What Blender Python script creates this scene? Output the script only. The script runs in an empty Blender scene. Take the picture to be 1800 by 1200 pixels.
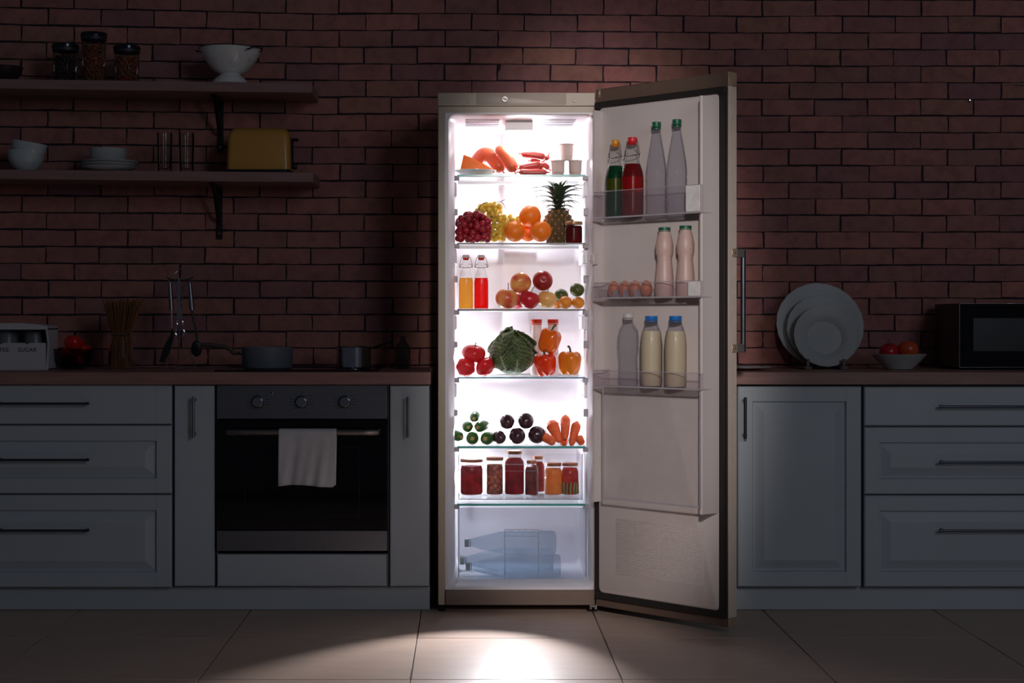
import bpy, bmesh, math, random
from mathutils import Vector, Matrix, noise

# ------------------------------------------------------------------ camera, world, light, exposure
sc = bpy.context.scene
COL = sc.collection
F, CX, CY, H = 2850.0, 822.0, 563.0, 1.018      # focal length in px, principal point, eye height (m)
cam = bpy.data.objects.new('camera', bpy.data.cameras.new('camera'))
COL.objects.link(cam)
cam.location = (0, 0, H)
cam.rotation_euler = (math.pi / 2, 0, 0)
cam.data.sensor_fit = 'HORIZONTAL'
cam.data.sensor_width = 36
cam.data.lens = F / 1800 * 36
cam.data.shift_x = (900 - CX) / 1800
cam.data.shift_y = -(600 - CY) / 1800
cam.data.clip_start = 0.05
sc.camera = cam

world = bpy.data.worlds.new('world')
sc.world = world
world.use_nodes = True
wbg = world.node_tree.nodes['Background']
wbg.inputs[0].default_value = (0.70, 0.77, 1.0, 1)
wbg.inputs[1].default_value = 0.025

SPOT_E = 320.0
def area(name, loc, target, sx, sy, power, col):
    l = bpy.data.lights.new(name, 'AREA')
    l.shape = 'RECTANGLE'
    l.size, l.size_y, l.energy, l.color = sx, sy, power, col
    o = bpy.data.objects.new(name, l)
    COL.objects.link(o)
    o.location = loc
    o.rotation_euler = (Vector(target) - Vector(loc)).to_track_quat('-Z', 'Y').to_euler()
    return o
# faint area light, added for an assumed unseen window behind the camera, high right
area('added_area_light', (3.0, -1.2, 2.8), (0.3, 6.2, 1.4), 1.3, 2.2, 36, (0.84, 0.89, 1.0))
# added soft spotlight that brightens the refrigerator front and door
sl = bpy.data.lights.new('added_spot', 'SPOT')
sl.energy, sl.color, sl.spot_size, sl.spot_blend, sl.shadow_soft_size = SPOT_E, (1.0, 0.91, 0.88), math.radians(30), 0.52, 0.12
so_ = bpy.data.objects.new('added_spot', sl)
COL.objects.link(so_)
so_.location = (0.30, 0.9, 2.1)
so_.scale = (0.49, 1.0, 1.0)
so_.rotation_euler = (Vector((0.465, 5.7, 1.0)) - Vector(so_.location)).to_track_quat('-Z', 'Y').to_euler()

ADDED_BULB_E = 560.0       # emission of the small bulbs added behind the food
LAMP_E = 26.0
FLOOR_E = 66.0      # added beam that makes the light pool on the floor

vs = sc.view_settings
sc.display_settings.display_device = 'sRGB'
vs.view_transform = 'Standard'
vs.look = 'None'
vs.exposure = 0.0
vs.gamma = 1.0
vs.use_curve_mapping = False
cy = sc.cycles
cy.max_bounces = 14
cy.diffuse_bounces = 5
cy.glossy_bounces = 4
cy.transmission_bounces = 6
cy.transparent_max_bounces = 32
cy.sample_clamp_indirect = 6.0
cy.caustics_reflective = False
cy.caustics_refractive = False
cy.use_denoising = True

# ------------------------------------------------------------------ helpers
def X(px, d): return (px - CX) * d / F
def Z(py, d): return H - (py - CY) * d / F
def U(d): return d / F
def P(px, py, d): return Vector((X(px, d), d, Z(py, d)))

def lin(c):
    return tuple(((v / 255) / 12.92 if v / 255 <= 0.04045 else ((v / 255 + 0.055) / 1.055) ** 2.4) for v in c)

MATS = {}
def nodes_of(name):
    m = bpy.data.materials.new(name)
    m.use_nodes = True
    nt = m.node_tree
    for n in list(nt.nodes):
        nt.nodes.remove(n)
    out = nt.nodes.new('ShaderNodeOutputMaterial')
    return m, nt, out

def coord(nt, scale=(1, 1, 1)):
    tc = nt.nodes.new('ShaderNodeTexCoord')
    mp = nt.nodes.new('ShaderNodeMapping')
    mp.inputs['Scale'].default_value = scale
    nt.links.new(tc.outputs['Object'], mp.inputs['Vector'])
    return mp.outputs['Vector']

def noise_node(nt, vec, scale, detail=3, rough=0.55):
    n = nt.nodes.new('ShaderNodeTexNoise')
    n.inputs['Scale'].default_value = scale
    n.inputs['Detail'].default_value = detail
    n.inputs['Roughness'].default_value = rough
    nt.links.new(vec, n.inputs['Vector'])
    return n

def ramp(nt, fac, stops):
    r = nt.nodes.new('ShaderNodeValToRGB')
    el = r.color_ramp.elements
    while len(el) < len(stops):
        el.new(0.5)
    for e, (p, c) in zip(el, stops):
        e.position = p
        e.color = (*c, 1)
    nt.links.new(fac, r.inputs['Fac'])
    return r.outputs['Color']

def mixc(nt, fac, a, b, mode='MIX'):
    m = nt.nodes.new('ShaderNodeMix')
    m.data_type = 'RGBA'
    m.blend_type = mode
    for sock, v in ((m.inputs[0], fac), (m.inputs[6], a), (m.inputs[7], b)):
        if hasattr(v, 'links') or isinstance(v, bpy.types.NodeSocket):
            nt.links.new(v, sock)
        elif isinstance(v, (int, float)):
            sock.default_value = v
        else:
            sock.default_value = (*v, 1)
    return m.outputs[2]

def bump(nt, height, strength, dist=0.002):
    b = nt.nodes.new('ShaderNodeBump')
    b.inputs['Strength'].default_value = strength
    b.inputs['Distance'].default_value = dist
    nt.links.new(height, b.inputs['Height'])
    return b.outputs['Normal']

def pbr(name, col, rough=0.5, metal=0.0, vary=0.12, vscale=30, bmp=0.0, bscale=200, sss=0.0, rad=(1, .4, .2), sscale=0.02,
        stretch=(1, 1, 1), spec=0.5, col2=None, coat=0.0, translucent=0.0):
    if name in MATS:
        return MATS[name]
    m, nt, out = nodes_of(name)
    p = nt.nodes.new('ShaderNodeBsdfPrincipled')
    v = coord(nt, stretch)
    n = noise_node(nt, v, vscale)
    a = lin(col)
    b = lin(col2) if col2 else tuple(max(0, c * (1 - vary * 2)) for c in a)
    c = ramp(nt, n.outputs['Fac'], [(0.3, b), (0.68, a)])
    nt.links.new(c, p.inputs['Base Color'])
    p.inputs['Roughness'].default_value = rough
    p.inputs['Metallic'].default_value = metal
    p.inputs['Specular IOR Level'].default_value = spec
    p.inputs['Coat Weight'].default_value = coat
    if sss:
        p.inputs['Subsurface Weight'].default_value = sss
        p.inputs['Subsurface Radius'].default_value = rad
        p.inputs['Subsurface Scale'].default_value = sscale
    if bmp:
        n2 = noise_node(nt, v, bscale, 4)
        nt.links.new(bump(nt, n2.outputs['Fac'], bmp), p.inputs['Normal'])
    sh = p.outputs[0]
    if translucent:
        t = nt.nodes.new('ShaderNodeBsdfTranslucent')
        nt.links.new(c, t.inputs['Color'])
        mx = nt.nodes.new('ShaderNodeMixShader')
        mx.inputs[0].default_value = translucent
        nt.links.new(sh, mx.inputs[1])
        nt.links.new(t.outputs[0], mx.inputs[2])
        sh = mx.outputs[0]
    nt.links.new(sh, out.inputs['Surface'])
    MATS[name] = m
    return m

def glass(name, tint=(245, 250, 250), refl=0.16, haze=0.0, hazecol=(235, 238, 245), rough=0.03, blur=0.0, damp=0.5):
    """thin clear sheet or wall: sees through, reflects at grazing angles, optional milky haze"""
    if name in MATS:
        return MATS[name]
    m, nt, out = nodes_of(name)
    v = coord(nt)
    n = noise_node(nt, v, 25, 2)
    t = nt.nodes.new('ShaderNodeBsdfTransparent')
    tl = lin(tint)
    nt.links.new(ramp(nt, n.outputs['Fac'], [(0.2, tuple(c * 0.97 for c in tl)), (0.8, tl)]), t.inputs['Color'])
    base = t.outputs[0]
    if blur:
        rf = nt.nodes.new('ShaderNodeBsdfRefraction')
        rf.inputs['IOR'].default_value = 1.01
        rf.inputs['Roughness'].default_value = blur
        rf.inputs['Color'].default_value = (*tl, 1)
        mb = nt.nodes.new('ShaderNodeMixShader')
        mb.inputs[0].default_value = 0.6
        nt.links.new(base, mb.inputs[1]); nt.links.new(rf.outputs[0], mb.inputs[2])
        base = mb.outputs[0]
    if haze:
        d = nt.nodes.new('ShaderNodeBsdfDiffuse'); d.inputs[0].default_value = (*lin(hazecol), 1)
        tr = nt.nodes.new('ShaderNodeBsdfTranslucent'); tr.inputs[0].default_value = (*lin(hazecol), 1)
        md = nt.nodes.new('ShaderNodeMixShader'); md.inputs[0].default_value = 0.5
        nt.links.new(d.outputs[0], md.inputs[1]); nt.links.new(tr.outputs[0], md.inputs[2])
        mh = nt.nodes.new('ShaderNodeMixShader'); mh.inputs[0].default_value = haze
        nt.links.new(base, mh.inputs[1]); nt.links.new(md.outputs[0], mh.inputs[2])
        base = mh.outputs[0]
    g = nt.nodes.new('ShaderNodeBsdfGlossy')
    g.inputs['Roughness'].default_value = rough
    lw = nt.nodes.new('ShaderNodeLayerWeight')
    lw.inputs['Blend'].default_value = refl
    mx = nt.nodes.new('ShaderNodeMixShader')
    fm = nt.nodes.new('ShaderNodeMath'); fm.operation = 'MULTIPLY'; fm.inputs[1].default_value = damp
    nt.links.new(lw.outputs['Fresnel'], fm.inputs[0]); nt.links.new(fm.outputs[0], mx.inputs[0])
    nt.links.new(base, mx.inputs[1]); nt.links.new(g.outputs[0], mx.inputs[2])
    nt.links.new(mx.outputs[0], out.inputs['Surface'])
    MATS[name] = m
    return m

def liquid(name, col, clear=0.3, vary=0.1, col2=None, vscale=12, voro=0):
    """coloured, light-passing filling"""
    if name in MATS:
        return MATS[name]
    m, nt, out = nodes_of(name)
    v = coord(nt)
    a = lin(col)
    b = lin(col2) if col2 else tuple(c * (1 - vary) for c in a)
    if voro:
        n = nt.nodes.new('ShaderNodeTexVoronoi'); n.inputs['Scale'].default_value = voro
        nt.links.new(v, n.inputs['Vector'])
        c = ramp(nt, n.outputs['Distance'], [(0.1, a), (0.62, b)])
    else:
        n = noise_node(nt, v, vscale)
        c = ramp(nt, n.outputs['Fac'], [(0.35, b), (0.62, a)])
    tr = nt.nodes.new('ShaderNodeBsdfTranslucent'); nt.links.new(c, tr.inputs[0])
    p = nt.nodes.new('ShaderNodeBsdfPrincipled'); nt.links.new(c, p.inputs['Base Color']); p.inputs['Roughness'].default_value = 0.25
    t = nt.nodes.new('ShaderNodeBsdfTransparent'); nt.links.new(c, t.inputs[0])
    m1 = nt.nodes.new('ShaderNodeMixShader'); m1.inputs[0].default_value = 0.68
    nt.links.new(p.outputs[0], m1.inputs[1]); nt.links.new(tr.outputs[0], m1.inputs[2])
    m2 = nt.nodes.new('ShaderNodeMixShader'); m2.inputs[0].default_value = clear
    nt.links.new(m1.outputs[0], m2.inputs[1]); nt.links.new(t.outputs[0], m2.inputs[2])
    nt.links.new(m2.outputs[0], out.inputs['Surface'])
    MATS[name] = m
    return m

def emit(name, col, strength):
    if name in MATS:
        return MATS[name]
    m, nt, out = nodes_of(name)
    e = nt.nodes.new('ShaderNodeEmission')
    e.inputs[0].default_value = (*lin(col), 1)
    e.inputs[1].default_value = strength
    nt.links.new(e.outputs[0], out.inputs['Surface'])
    MATS[name] = m
    return m

class MB:
    """collects shapes; build() links them as ONE mesh object"""
    def __init__(s): s.bm = bmesh.new()
    def box(s, x0, x1, y0, y1, z0, z1, bev=0.0, seg=1, M=None):
        r = bmesh.ops.create_cube(s.bm, size=1.0)
        vs_ = r['verts']
        for v in vs_:
            v.co = Vector(((x0 + x1) / 2 + v.co.x * (x1 - x0), (y0 + y1) / 2 + v.co.y * (y1 - y0), (z0 + z1) / 2 + v.co.z * (z1 - z0)))
            if M: v.co = M @ v.co
        if bev:
            es = list({e for v in vs_ for e in v.link_edges})
            bmesh.ops.bevel(s.bm, geom=es, offset=bev, segments=seg, profile=0.5, affect='EDGES')
        return s
    def rings(s, rings, cap0=True, cap1=True, closed=True):
        vr = [[s.bm.verts.new(p) for p in r] for r in rings]
        n = len(vr[0])
        for a, b in zip(vr, vr[1:]):
            for i in range(n if closed else n - 1):
                j = (i + 1) % n
                try: s.bm.faces.new((a[i], a[j], b[j], b[i]))
                except ValueError: pass
        if cap0: s.bm.faces.new(vr[0][::-1])
        if cap1: s.bm.faces.new(vr[-1])
        return s
    def lathe(s, prof, seg=24, M=None, cap0=True, cap1=True, sq=0.0, drop=None):
        """prof: (r, z) from bottom to top; sq > 0 squares the section"""
        R = []
        for r, z in prof:
            ring = []
            for i in range(seg):
                t = 2 * math.pi * i / seg
                rr = max(r, 1e-5)
                if sq:
                    k = 4.0
                    f = (abs(math.cos(t)) ** k + abs(math.sin(t)) ** k) ** (-1 / k)
                    rr *= 1 + sq * (f - 1)
                p = Vector((rr * math.cos(t), rr * math.sin(t), z))
                ring.append(M @ p if M else p)
            R.append(ring)
        return s.rings(R, cap0, cap1)
    def tube(s, pts, r, seg=8, cap=True, flat=None):
        pts = [Vector(p) for p in pts]
        n = len(pts)
        rs = r if isinstance(r, (list, tuple)) else [r] * n
        R = []
        up = None
        for i, p in enumerate(pts):
            t = (pts[min(i + 1, n - 1)] - pts[max(i - 1, 0)])
            if t.length < 1e-9: t = Vector((0, 0, 1))
            t.normalize()
            if up is None:
                up = Vector((0, 0, 1)) if abs(t.z) < 0.9 else Vector((1, 0, 0))
            a = t.cross(up)
            if a.length < 1e-6: a = t.cross(Vector((0, 1, 0.1)))
            a.normalize()
            b = a.cross(t).normalized()
            up = b
            fl = flat if flat else 1.0
            R.append([p + a * (rs[i] * math.cos(2 * math.pi * k / seg)) + b * (rs[i] * fl * math.sin(2 * math.pi * k / seg)) for k in range(seg)])
        return s.rings(R, cap, cap)
    def surf(s, fn, nu, nv, wrap=True):
        """fn(u, v) with u around (wraps) and v from pole to pole"""
        R = [[fn(2 * math.pi * i / nu if wrap else i / (nu - 1), j / (nv - 1)) for i in range(nu)] for j in range(nv)]
        s.rings(R, False, False, wrap)
        return s
    def prism(s, poly, y0, y1, bev=0.0):
        """poly in (x, z), extruded along y"""
        a = [s.bm.verts.new((x, y0, z)) for x, z in poly]
        b = [s.bm.verts.new((x, y1, z)) for x, z in poly]
        n = len(poly)
        fs = [s.bm.faces.new(a), s.bm.faces.new(b[::-1])]
        for i in range(n):
            fs.append(s.bm.faces.new((a[i], b[i], b[(i + 1) % n], a[(i + 1) % n])))
        if bev:
            es = list({e for f in fs for e in f.edges})
            bmesh.ops.bevel(s.bm, geom=es, offset=bev, segments=2, profile=0.5, affect='EDGES')
        return s
    def ball(s, c, r, sub=2, sc_=(1, 1, 1)):
        q = bmesh.ops.create_icosphere(s.bm, subdivisions=sub, radius=r)
        for v in q['verts']:
            v.co = Vector((v.co.x * sc_[0], v.co.y * sc_[1], v.co.z * sc_[2])) + Vector(c)
        return s
    def mesh(s, name, mat, smooth=True, angle=38):
        bmesh.ops.remove_doubles(s.bm, verts=s.bm.verts, dist=1e-6)
        bmesh.ops.recalc_face_normals(s.bm, faces=s.bm.faces)
        me = bpy.data.meshes.new(name)
        s.bm.to_mesh(me)
        s.bm.free()
        me.materials.append(mat)
        if smooth:
            me.shade_smooth()
            me.set_sharp_from_angle(angle=math.radians(angle))
        return me
    def build(s, name, mat, parent=None, loc=(0, 0, 0), rot=(0, 0, 0), smooth=True, angle=38):
        return obj(name, s.mesh(name, mat, smooth, angle), parent, loc, rot)

def obj(name, me, parent=None, loc=(0, 0, 0), rot=(0, 0, 0)):
    o = bpy.data.objects.new(name, me)
    COL.objects.link(o)
    o.location = loc
    o.rotation_euler = rot
    if parent: o.parent = parent
    return o

def tag(o, label=None, cat=None, group=None, kind=None):
    if label: o['label'] = label
    if cat: o['category'] = cat
    if group: o['group'] = group
    if kind: o['kind'] = kind
    return o

def thing(name, label, cat, loc=(0, 0, 0), rot=(0, 0, 0), group=None):
    return tag(obj(name, None, None, loc, rot), label, cat, group)

def rrect(x0, x1, z0, z1, r, y, n=6):
    pts = []
    for cx_, cz_, a0 in ((x1 - r, z1 - r, 0), (x0 + r, z1 - r, 90), (x0 + r, z0 + r, 180), (x1 - r, z0 + r, 270)):
        for i in range(n + 1):
            a = math.radians(a0 + 90 * i / n)
            pts.append(Vector((cx_ + r * math.cos(a), y, cz_ + r * math.sin(a))))
    return pts

def bez(pts, n=16):
    """smooth curve through points (Catmull-Rom)"""
    pts = [Vector(p) for p in pts]
    q = [pts[0] * 2 - pts[1]] + pts + [pts[-1] * 2 - pts[-2]]
    out = []
    for i in range(1, len(q) - 2):
        for k in range(n):
            t = k / n
            a, b, c, d = q[i - 1], q[i], q[i + 1], q[i + 2]
            out.append(0.5 * ((2 * b) + (c - a) * t + (2 * a - 5 * b + 4 * c - d) * t * t + (3 * b - a - 3 * c + d) * t ** 3))
    out.append(pts[-1])
    return out

# ------------------------------------------------------------------ materials
def brick_mat():
    m, nt, out = nodes_of('brick_clay')
    p = nt.nodes.new('ShaderNodeBsdfPrincipled')
    v = coord(nt)
    oi = nt.nodes.new('ShaderNodeObjectInfo')
    ge = nt.nodes.new('ShaderNodeNewGeometry')
    ad = nt.nodes.new('ShaderNodeMath'); ad.operation = 'ADD'
    nt.links.new(oi.outputs['Random'], ad.inputs[0]); nt.links.new(ge.outputs['Random Per Island'], ad.inputs[1])
    fr = nt.nodes.new('ShaderNodeMath'); fr.operation = 'FRACT'
    nt.links.new(ad.outputs[0], fr.inputs[0])
    base = ramp(nt, fr.outputs[0], [(0.0, lin((168, 114, 112))), (0.35, lin((186, 124, 116))), (0.6, lin((178, 126, 110))), (0.8, lin((158, 110, 114))), (1.0, lin((198, 130, 118)))])
    va = nt.nodes.new('ShaderNodeVectorMath'); va.operation = 'ADD'
    cb = nt.nodes.new('ShaderNodeCombineXYZ')
    sc3 = nt.nodes.new('ShaderNodeMath'); sc3.operation = 'MULTIPLY'; sc3.inputs[1].default_value = 37.0
    nt.links.new(fr.outputs[0], sc3.inputs[0]); nt.links.new(sc3.outputs[0], cb.inputs[1])
    nt.links.new(v, va.inputs[0]); nt.links.new(cb.outputs[0], va.inputs[1])
    v2 = va.outputs[0]
    n1 = noise_node(nt, v2, 22, 5, 0.6)
    c = mixc(nt, ramp(nt, n1.outputs['Fac'], [(0.42, (0, 0, 0)), (0.75, (0.55, 0.55, 0.55))]), base, lin((116, 82, 78)))
    n3 = noise_node(nt, v2, 9, 2)
    c = mixc(nt, ramp(nt, n3.outputs['Fac'], [(0.52, (0, 0, 0)), (0.8, (0.5, 0.5, 0.5))]), c, lin((172, 132, 120)))
    nt.links.new(c, p.inputs['Base Color'])
    p.inputs['Roughness'].default_value = 0.9
    p.inputs['Specular IOR Level'].default_value = 0.2
    vo = nt.nodes.new('ShaderNodeTexVoronoi'); vo.feature = 'DISTANCE_TO_EDGE'; vo.inputs['Scale'].default_value = 14
    n4 = noise_node(nt, v2, 18, 3)
    wm = mixc(nt, 0.12, v2, n4.outputs['Color'])
    nt.links.new(wm, vo.inputs['Vector'])
    cr = ramp(nt, vo.outputs['Distance'], [(0.0, (0, 0, 0)), (0.05, (1, 1, 1))])
    n2 = noise_node(nt, v2, 60, 6, 0.65)
    h = mixc(nt, 0.35, n2.outputs['Fac'], cr)
    nt.links.new(bump(nt, h, 0.55, 0.004), p.inputs['Normal'])
    nt.links.new(p.outputs[0], out.inputs['Surface'])
    return m
M_BRICK = brick_mat()
M_MORTAR = pbr('mortar', (50, 42, 52), 0.95, bmp=0.4, bscale=120)
M_TILE = pbr('floor_tile_glaze', (196, 172, 156), 0.40, vary=0.05, spec=0.18, vscale=5, stretch=(1, 4, 1), bmp=0.02, bscale=30)
M_GROUT = pbr('grout', (70, 62, 58), 0.9)
M_WOOD = pbr('worktop_wood', (166, 124, 114), 0.5, vary=0.14, vscale=9, stretch=(0.6, 9, 9), bmp=0.05, bscale=30)
M_SHELF = pbr('shelf_wood', (158, 122, 120), 0.55, vary=0.12, vscale=9, stretch=(0.6, 9, 9), bmp=0.05, bscale=30)
M_CAB = pbr('cabinet_paint', (186, 194, 200), 0.45, vary=0.025, vscale=4, bmp=0.02, bscale=60)
M_CARC = pbr('carcass_board', (150, 155, 160), 0.6, vary=0.04)
M_STEEL = pbr('brushed_steel', (150, 152, 160), 0.34, 1.0, vary=0.06, vscale=8, stretch=(1, 30, 60), bmp=0.03, bscale=60)
M_CHROME = pbr('chrome', (205, 208, 214), 0.14, 1.0, vary=0.03)
M_DKSTEEL = pbr('dark_handle_metal', (96, 98, 108), 0.3, 1.0, vary=0.05)
M_BLACK = pbr('black_plastic', (18, 18, 20), 0.4, vary=0.1)
M_BLACKGLASS = pbr('black_glass', (7, 7, 10), 0.05, vary=0.05, spec=0.6)
M_WHITE = pbr('white_ceramic', (226, 228, 226), 0.18, vary=0.02, coat=0.3)
M_GREYCER = pbr('grey_white_ceramic', (190, 194, 194), 0.4, vary=0.03, spec=0.3)
M_WPLAST = pbr('white_plastic', (228, 226, 228), 0.35, vary=0.015)
M_LINER = pbr('liner_plastic', (236, 234, 240), 0.38, vary=0.01, vscale=6)
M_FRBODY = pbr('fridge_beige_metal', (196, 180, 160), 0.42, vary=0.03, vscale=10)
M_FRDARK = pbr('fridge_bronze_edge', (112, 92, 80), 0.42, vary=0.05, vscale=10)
M_GASKET = pbr('door_gasket', (38, 33, 32), 0.7)
M_GLASS = glass('clear_glass', (252, 253, 253), 0.16, damp=0.9)
M_CLEAR = glass('clear_plastic', (252, 252, 253), 0.08, 0.015)
M_SHELFGLASS = glass('shelf_glass', (247, 252, 251), 0.08)
M_FROST = glass('frosted_plastic', (238, 238, 243), 0.08, 0.22, (226, 224, 236), 0.3, 0.10)
M_TEAL = pbr('glass_edge_teal', (112, 200, 194), 0.2, vary=0.08, translucent=0.4)
M_GREYEDGE = pbr('shelf_edge_grey', (110, 104, 108), 0.35, vary=0.1)
M_SLOT = pbr('vent_slot', (96, 90, 98), 0.8)
M_RUBBER = pbr('rubber_feet', (25, 24, 24), 0.8)

# ------------------------------------------------------------------ floor
D0 = 5.66                                    # depth of the cabinet fronts
floor = MB().box(-3.4, 3.6, 1.6, 6.42, -0.05, -0.004).build('floor', M_GROUT)
tag(floor, 'glossy beige tiled kitchen floor with dark thin joints', kind='structure')
TX, TY = X(740, H * F / 514), H * F / 558    # a joint seen in the photograph
tile_me = MB().box(-0.2982, 0.2982, -0.2982, 0.2982, -0.012, 0.0, 0.0012).mesh('tile', M_TILE)
for i in range(-5, 6):
    for j in range(-6, 2):
        x, y = TX + 0.6 * i + 0.3, TY + 0.6 * j + 0.3
        if -3.3 < x - 0.3 and x + 0.3 < 3.6 and y - 0.3 > 1.6:
            obj('tile', tile_me, floor, (x, y, 0))

# ------------------------------------------------------------------ brick wall
DW = 6.27
wall = MB().box(-3.4, 3.6, DW + 0.006, DW + 0.14, -0.05, 2.75).build('wall_back', M_MORTAR)
tag(wall, 'dark red brick back wall with thin dark joints', kind='structure')
random.seed(4)
kb = U(DW)
BW, BH = 93.1 * kb, 29.4 * kb
def brick_bm(bm, M, rnd, w=BW - 0.0060, h=BH - 0.0056):
    nx, nz = 5, 2
    fr = []
    for j in range(nz + 1):
        row = []
        for i in range(nx + 1):
            ex, ez = i in (0, nx), j in (0, nz)
            x = (i / nx - 0.5) * w + rnd.uniform(-1, 1) * (0.0016 if ex else 0.004)
            z = (j / nz - 0.5) * h + rnd.uniform(-1, 1) * (0.0014 if ez else 0.004)
            y = rnd.uniform(-0.0016, 0.0016) + (0.0022 if (ex or ez) else 0)
            row.append(Vector((x, y, z)))
        fr.append(row)
    per = [fr[0][i] for i in range(nx + 1)] + [fr[j][nx] for j in range(1, nz + 1)] + [fr[nz][i] for i in range(nx - 1, -1, -1)] + [fr[j][0] for j in range(nz - 1, 0, -1)]
    V = {}
    def vert(p):
        k = tuple(p)
        if k not in V: V[k] = bm.verts.new(M @ p)
        return V[k]
    for j in range(nz):
        for i in range(nx):
            bm.faces.new([vert(fr[j][i]), vert(fr[j][i + 1]), vert(fr[j + 1][i + 1]), vert(fr[j + 1][i])])
    n = len(per)
    bk = [bm.verts.new(M @ Vector((p.x, 0.02, p.z))) for p in per]
    for i in range(n):
        bm.faces.new([vert(per[(i + 1) % n]), vert(per[i]), bk[i], bk[(i + 1) % n]])
variants = []
for k in range(28):
    b = MB(); brick_bm(b.bm, Matrix.Identity(4), random)
    variants.append(b.mesh('brick', M_BRICK, True, 30))
def sag(x, y):
    f = (563 - y) / 540
    if x < 550: return -11 * (550 - x) / 550 * f
    if x > 800: return 5.0 * min(1, (x - 800) / 480) * f
    return 0.0
def covered(x, y):
    if y > 645 or x < -30 or x > 1830 or y < -8: return 9
    if 775 < x < 1040 and y > 170: return 8
    if 1040 <= x < 1285 and y > 190: return 8
    s = 0
    if x < 552 and (138 < y < 180 or 295 < y < 325): s += 3
    if 1380 < x < 1500 and y > 510: s += 4
    if x > 1690 and y > 540: s += 4
    if x < 5 or x > 1795 or y < 2: s += 2
    if 398 < x < 512 and 222 < y < 300: s += 3
    if y > 632: s += 2.5
    if 690 < x < 775 and y > 480: s += 1
    return s
cand = []
for r in range(-13, 37):
    yc = 9.0 + 29.4 * r
    off = 502.7 if r % 2 == 0 else 548.8
    rowj = random.uniform(-2.5, 2.5)
    for c in range(-13, 22):
        xc = off + 93.1 * c + 46.5
        if not (-3.3 < X(xc, DW) < 3.5 and 0.04 < Z(yc, DW) < 2.7): continue
        xj = xc + rowj + random.uniform(-0.5, 0.5)
        yj = yc + sag(xc, yc) + random.uniform(-0.7, 0.7)
        tilt = math.atan2(sag(xc + 40, yc) - sag(xc - 40, yc), 80) + random.uniform(-0.006, 0.006)
        cand.append((covered(xc, yc), xj, yj, tilt))
order = sorted(range(len(cand)), key=lambda i: cand[i][0])
singles = set(i for i in order[:300] if cand[i][0] < 8)
rest = MB()
for i, (cv, x, y, tl) in enumerate(cand):
    pos = Vector((X(x, DW), DW + random.uniform(-0.002, 0.002), Z(y, DW)))
    rot = (random.uniform(-0.016, 0.016), tl, random.uniform(-0.006, 0.006))
    if i in singles:
        obj('brick', random.choice(variants), wall, pos, rot)
    else:
        M = Matrix.Translation(pos) @ Matrix.Rotation(rot[1], 4, 'Y')
        brick_bm(rest.bm, M, random)
o = rest.build('brick_rows', M_BRICK, wall, angle=30)
tag(o, kind='stuff')

# ------------------------------------------------------------------ cabinets
ZC = Z(654, 5.64)                             # worktop height
ZT = Z(1032, D0)                              # underside of the fronts
KU = U(D0)
def front_panel(mb, x0, x1, z0, z1, style, d=D0, t=0.02):
    """style: 'slab', 'stile' (slab with joint lines) or 'raised' (framed, raised field)"""
    r = lambda i, dy: [Vector((x0 + i, d + dy, z0 + i)), Vector((x1 - i, d + dy, z0 + i)), Vector((x1 - i, d + dy, z1 - i)), Vector((x0 + i, d + dy, z1 - i))]
    fw = 0.052
    R = [r(0, t), r(0, 0.003), r(0.003, 0)]
    if style == 'raised':
        R += [r(fw, 0), r(fw + 0.004, 0.013), r(fw + 0.010, 0.013), r(fw + 0.040, 0.001)]
    mb.rings(R)
    if style != 'slab':
        for a, b in ((x0 + 0.003, x0 + fw), (x1 - fw, x1 - 0.003)):
            mb.box(a, b, d - 0.0012, d + 0.002, z0 + 0.003, z1 - 0.003, 0.0006)
def bar_handle(name, parent, p0, p1, d=D0, r=0.0042, out=0.032, mat=None):
    """straight bar between (x, z) points, standing off the front on two posts"""
    a, b = Vector((p0[0], d - out, p0[1])), Vector((p1[0], d - out, p1[1]))
    mb = MB()
    v = (b - a).normalized()
    mb.tube([a, b], r, 10)
    for q in (a + v * 0.012, b - v * 0.012):
        mb.tube([q, q + Vector((0, out, 0))], r * 1.15, 8)
    return mb.build(name, mat or M_DKSTEEL, parent)

def cabinet(name, label, px0, px1, group=None):
    t = thing(name, label, 'cabinet', (X((px0 + px1) / 2, D0), D0 + 0.3, 0), group=group)
    return t
def local(t, mb_obj):
    """parts built in world coordinates: shift them under their thing"""
    mb_obj.location = Vector(mb_obj.location) - t.location
    return mb_obj
def carcass(t, px0, px1):
    g = 1.2
    mb = MB().box(X(px0 + g, D0), X(px1 - g, D0), D0 + 0.022, 6.25, ZT + 0.002, ZC - 0.046)
    return local(t, mb.build('carcass', M_CARC, t))
def drawer_unit(label, px0, px1, rows, hx, hy):
    t = cabinet('drawer_cabinet', label, px0, px1)
    carcass(t, px0, px1)
    for (y0, y1, st), hyy in zip(rows, hy):
        mb = MB(); front_panel(mb, X(px0 + 1.5, D0), X(px1 - 1.5, D0), Z(y1, D0), Z(y0, D0), st)
        dr = local(t, mb.build('drawer', M_CAB, t, angle=8))
        h = bar_handle('handle', dr, (X(hx[0], 5.63), Z(hyy, 5.63)), (X(hx[1], 5.63), Z(hyy, 5.63)))
        tag(h, 'dark metal bar handle')
    return t
rows3 = [(676, 745, 'stile'), (748, 867, 'raised'), (870, 1032, 'raised')]
drawer_unit('pale grey three-drawer base cabinet under the sugar box, left of the oven', -151, 303, rows3, (-8, 157), (709, 808, 932))
drawer_unit('pale grey three-drawer base cabinet under the microwave', 1518, 1972, [(680, 748, 'stile'), (751, 868, 'raised'), (871, 1031, 'raised')], (1652, 1838), (714, 812, 932))
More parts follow.
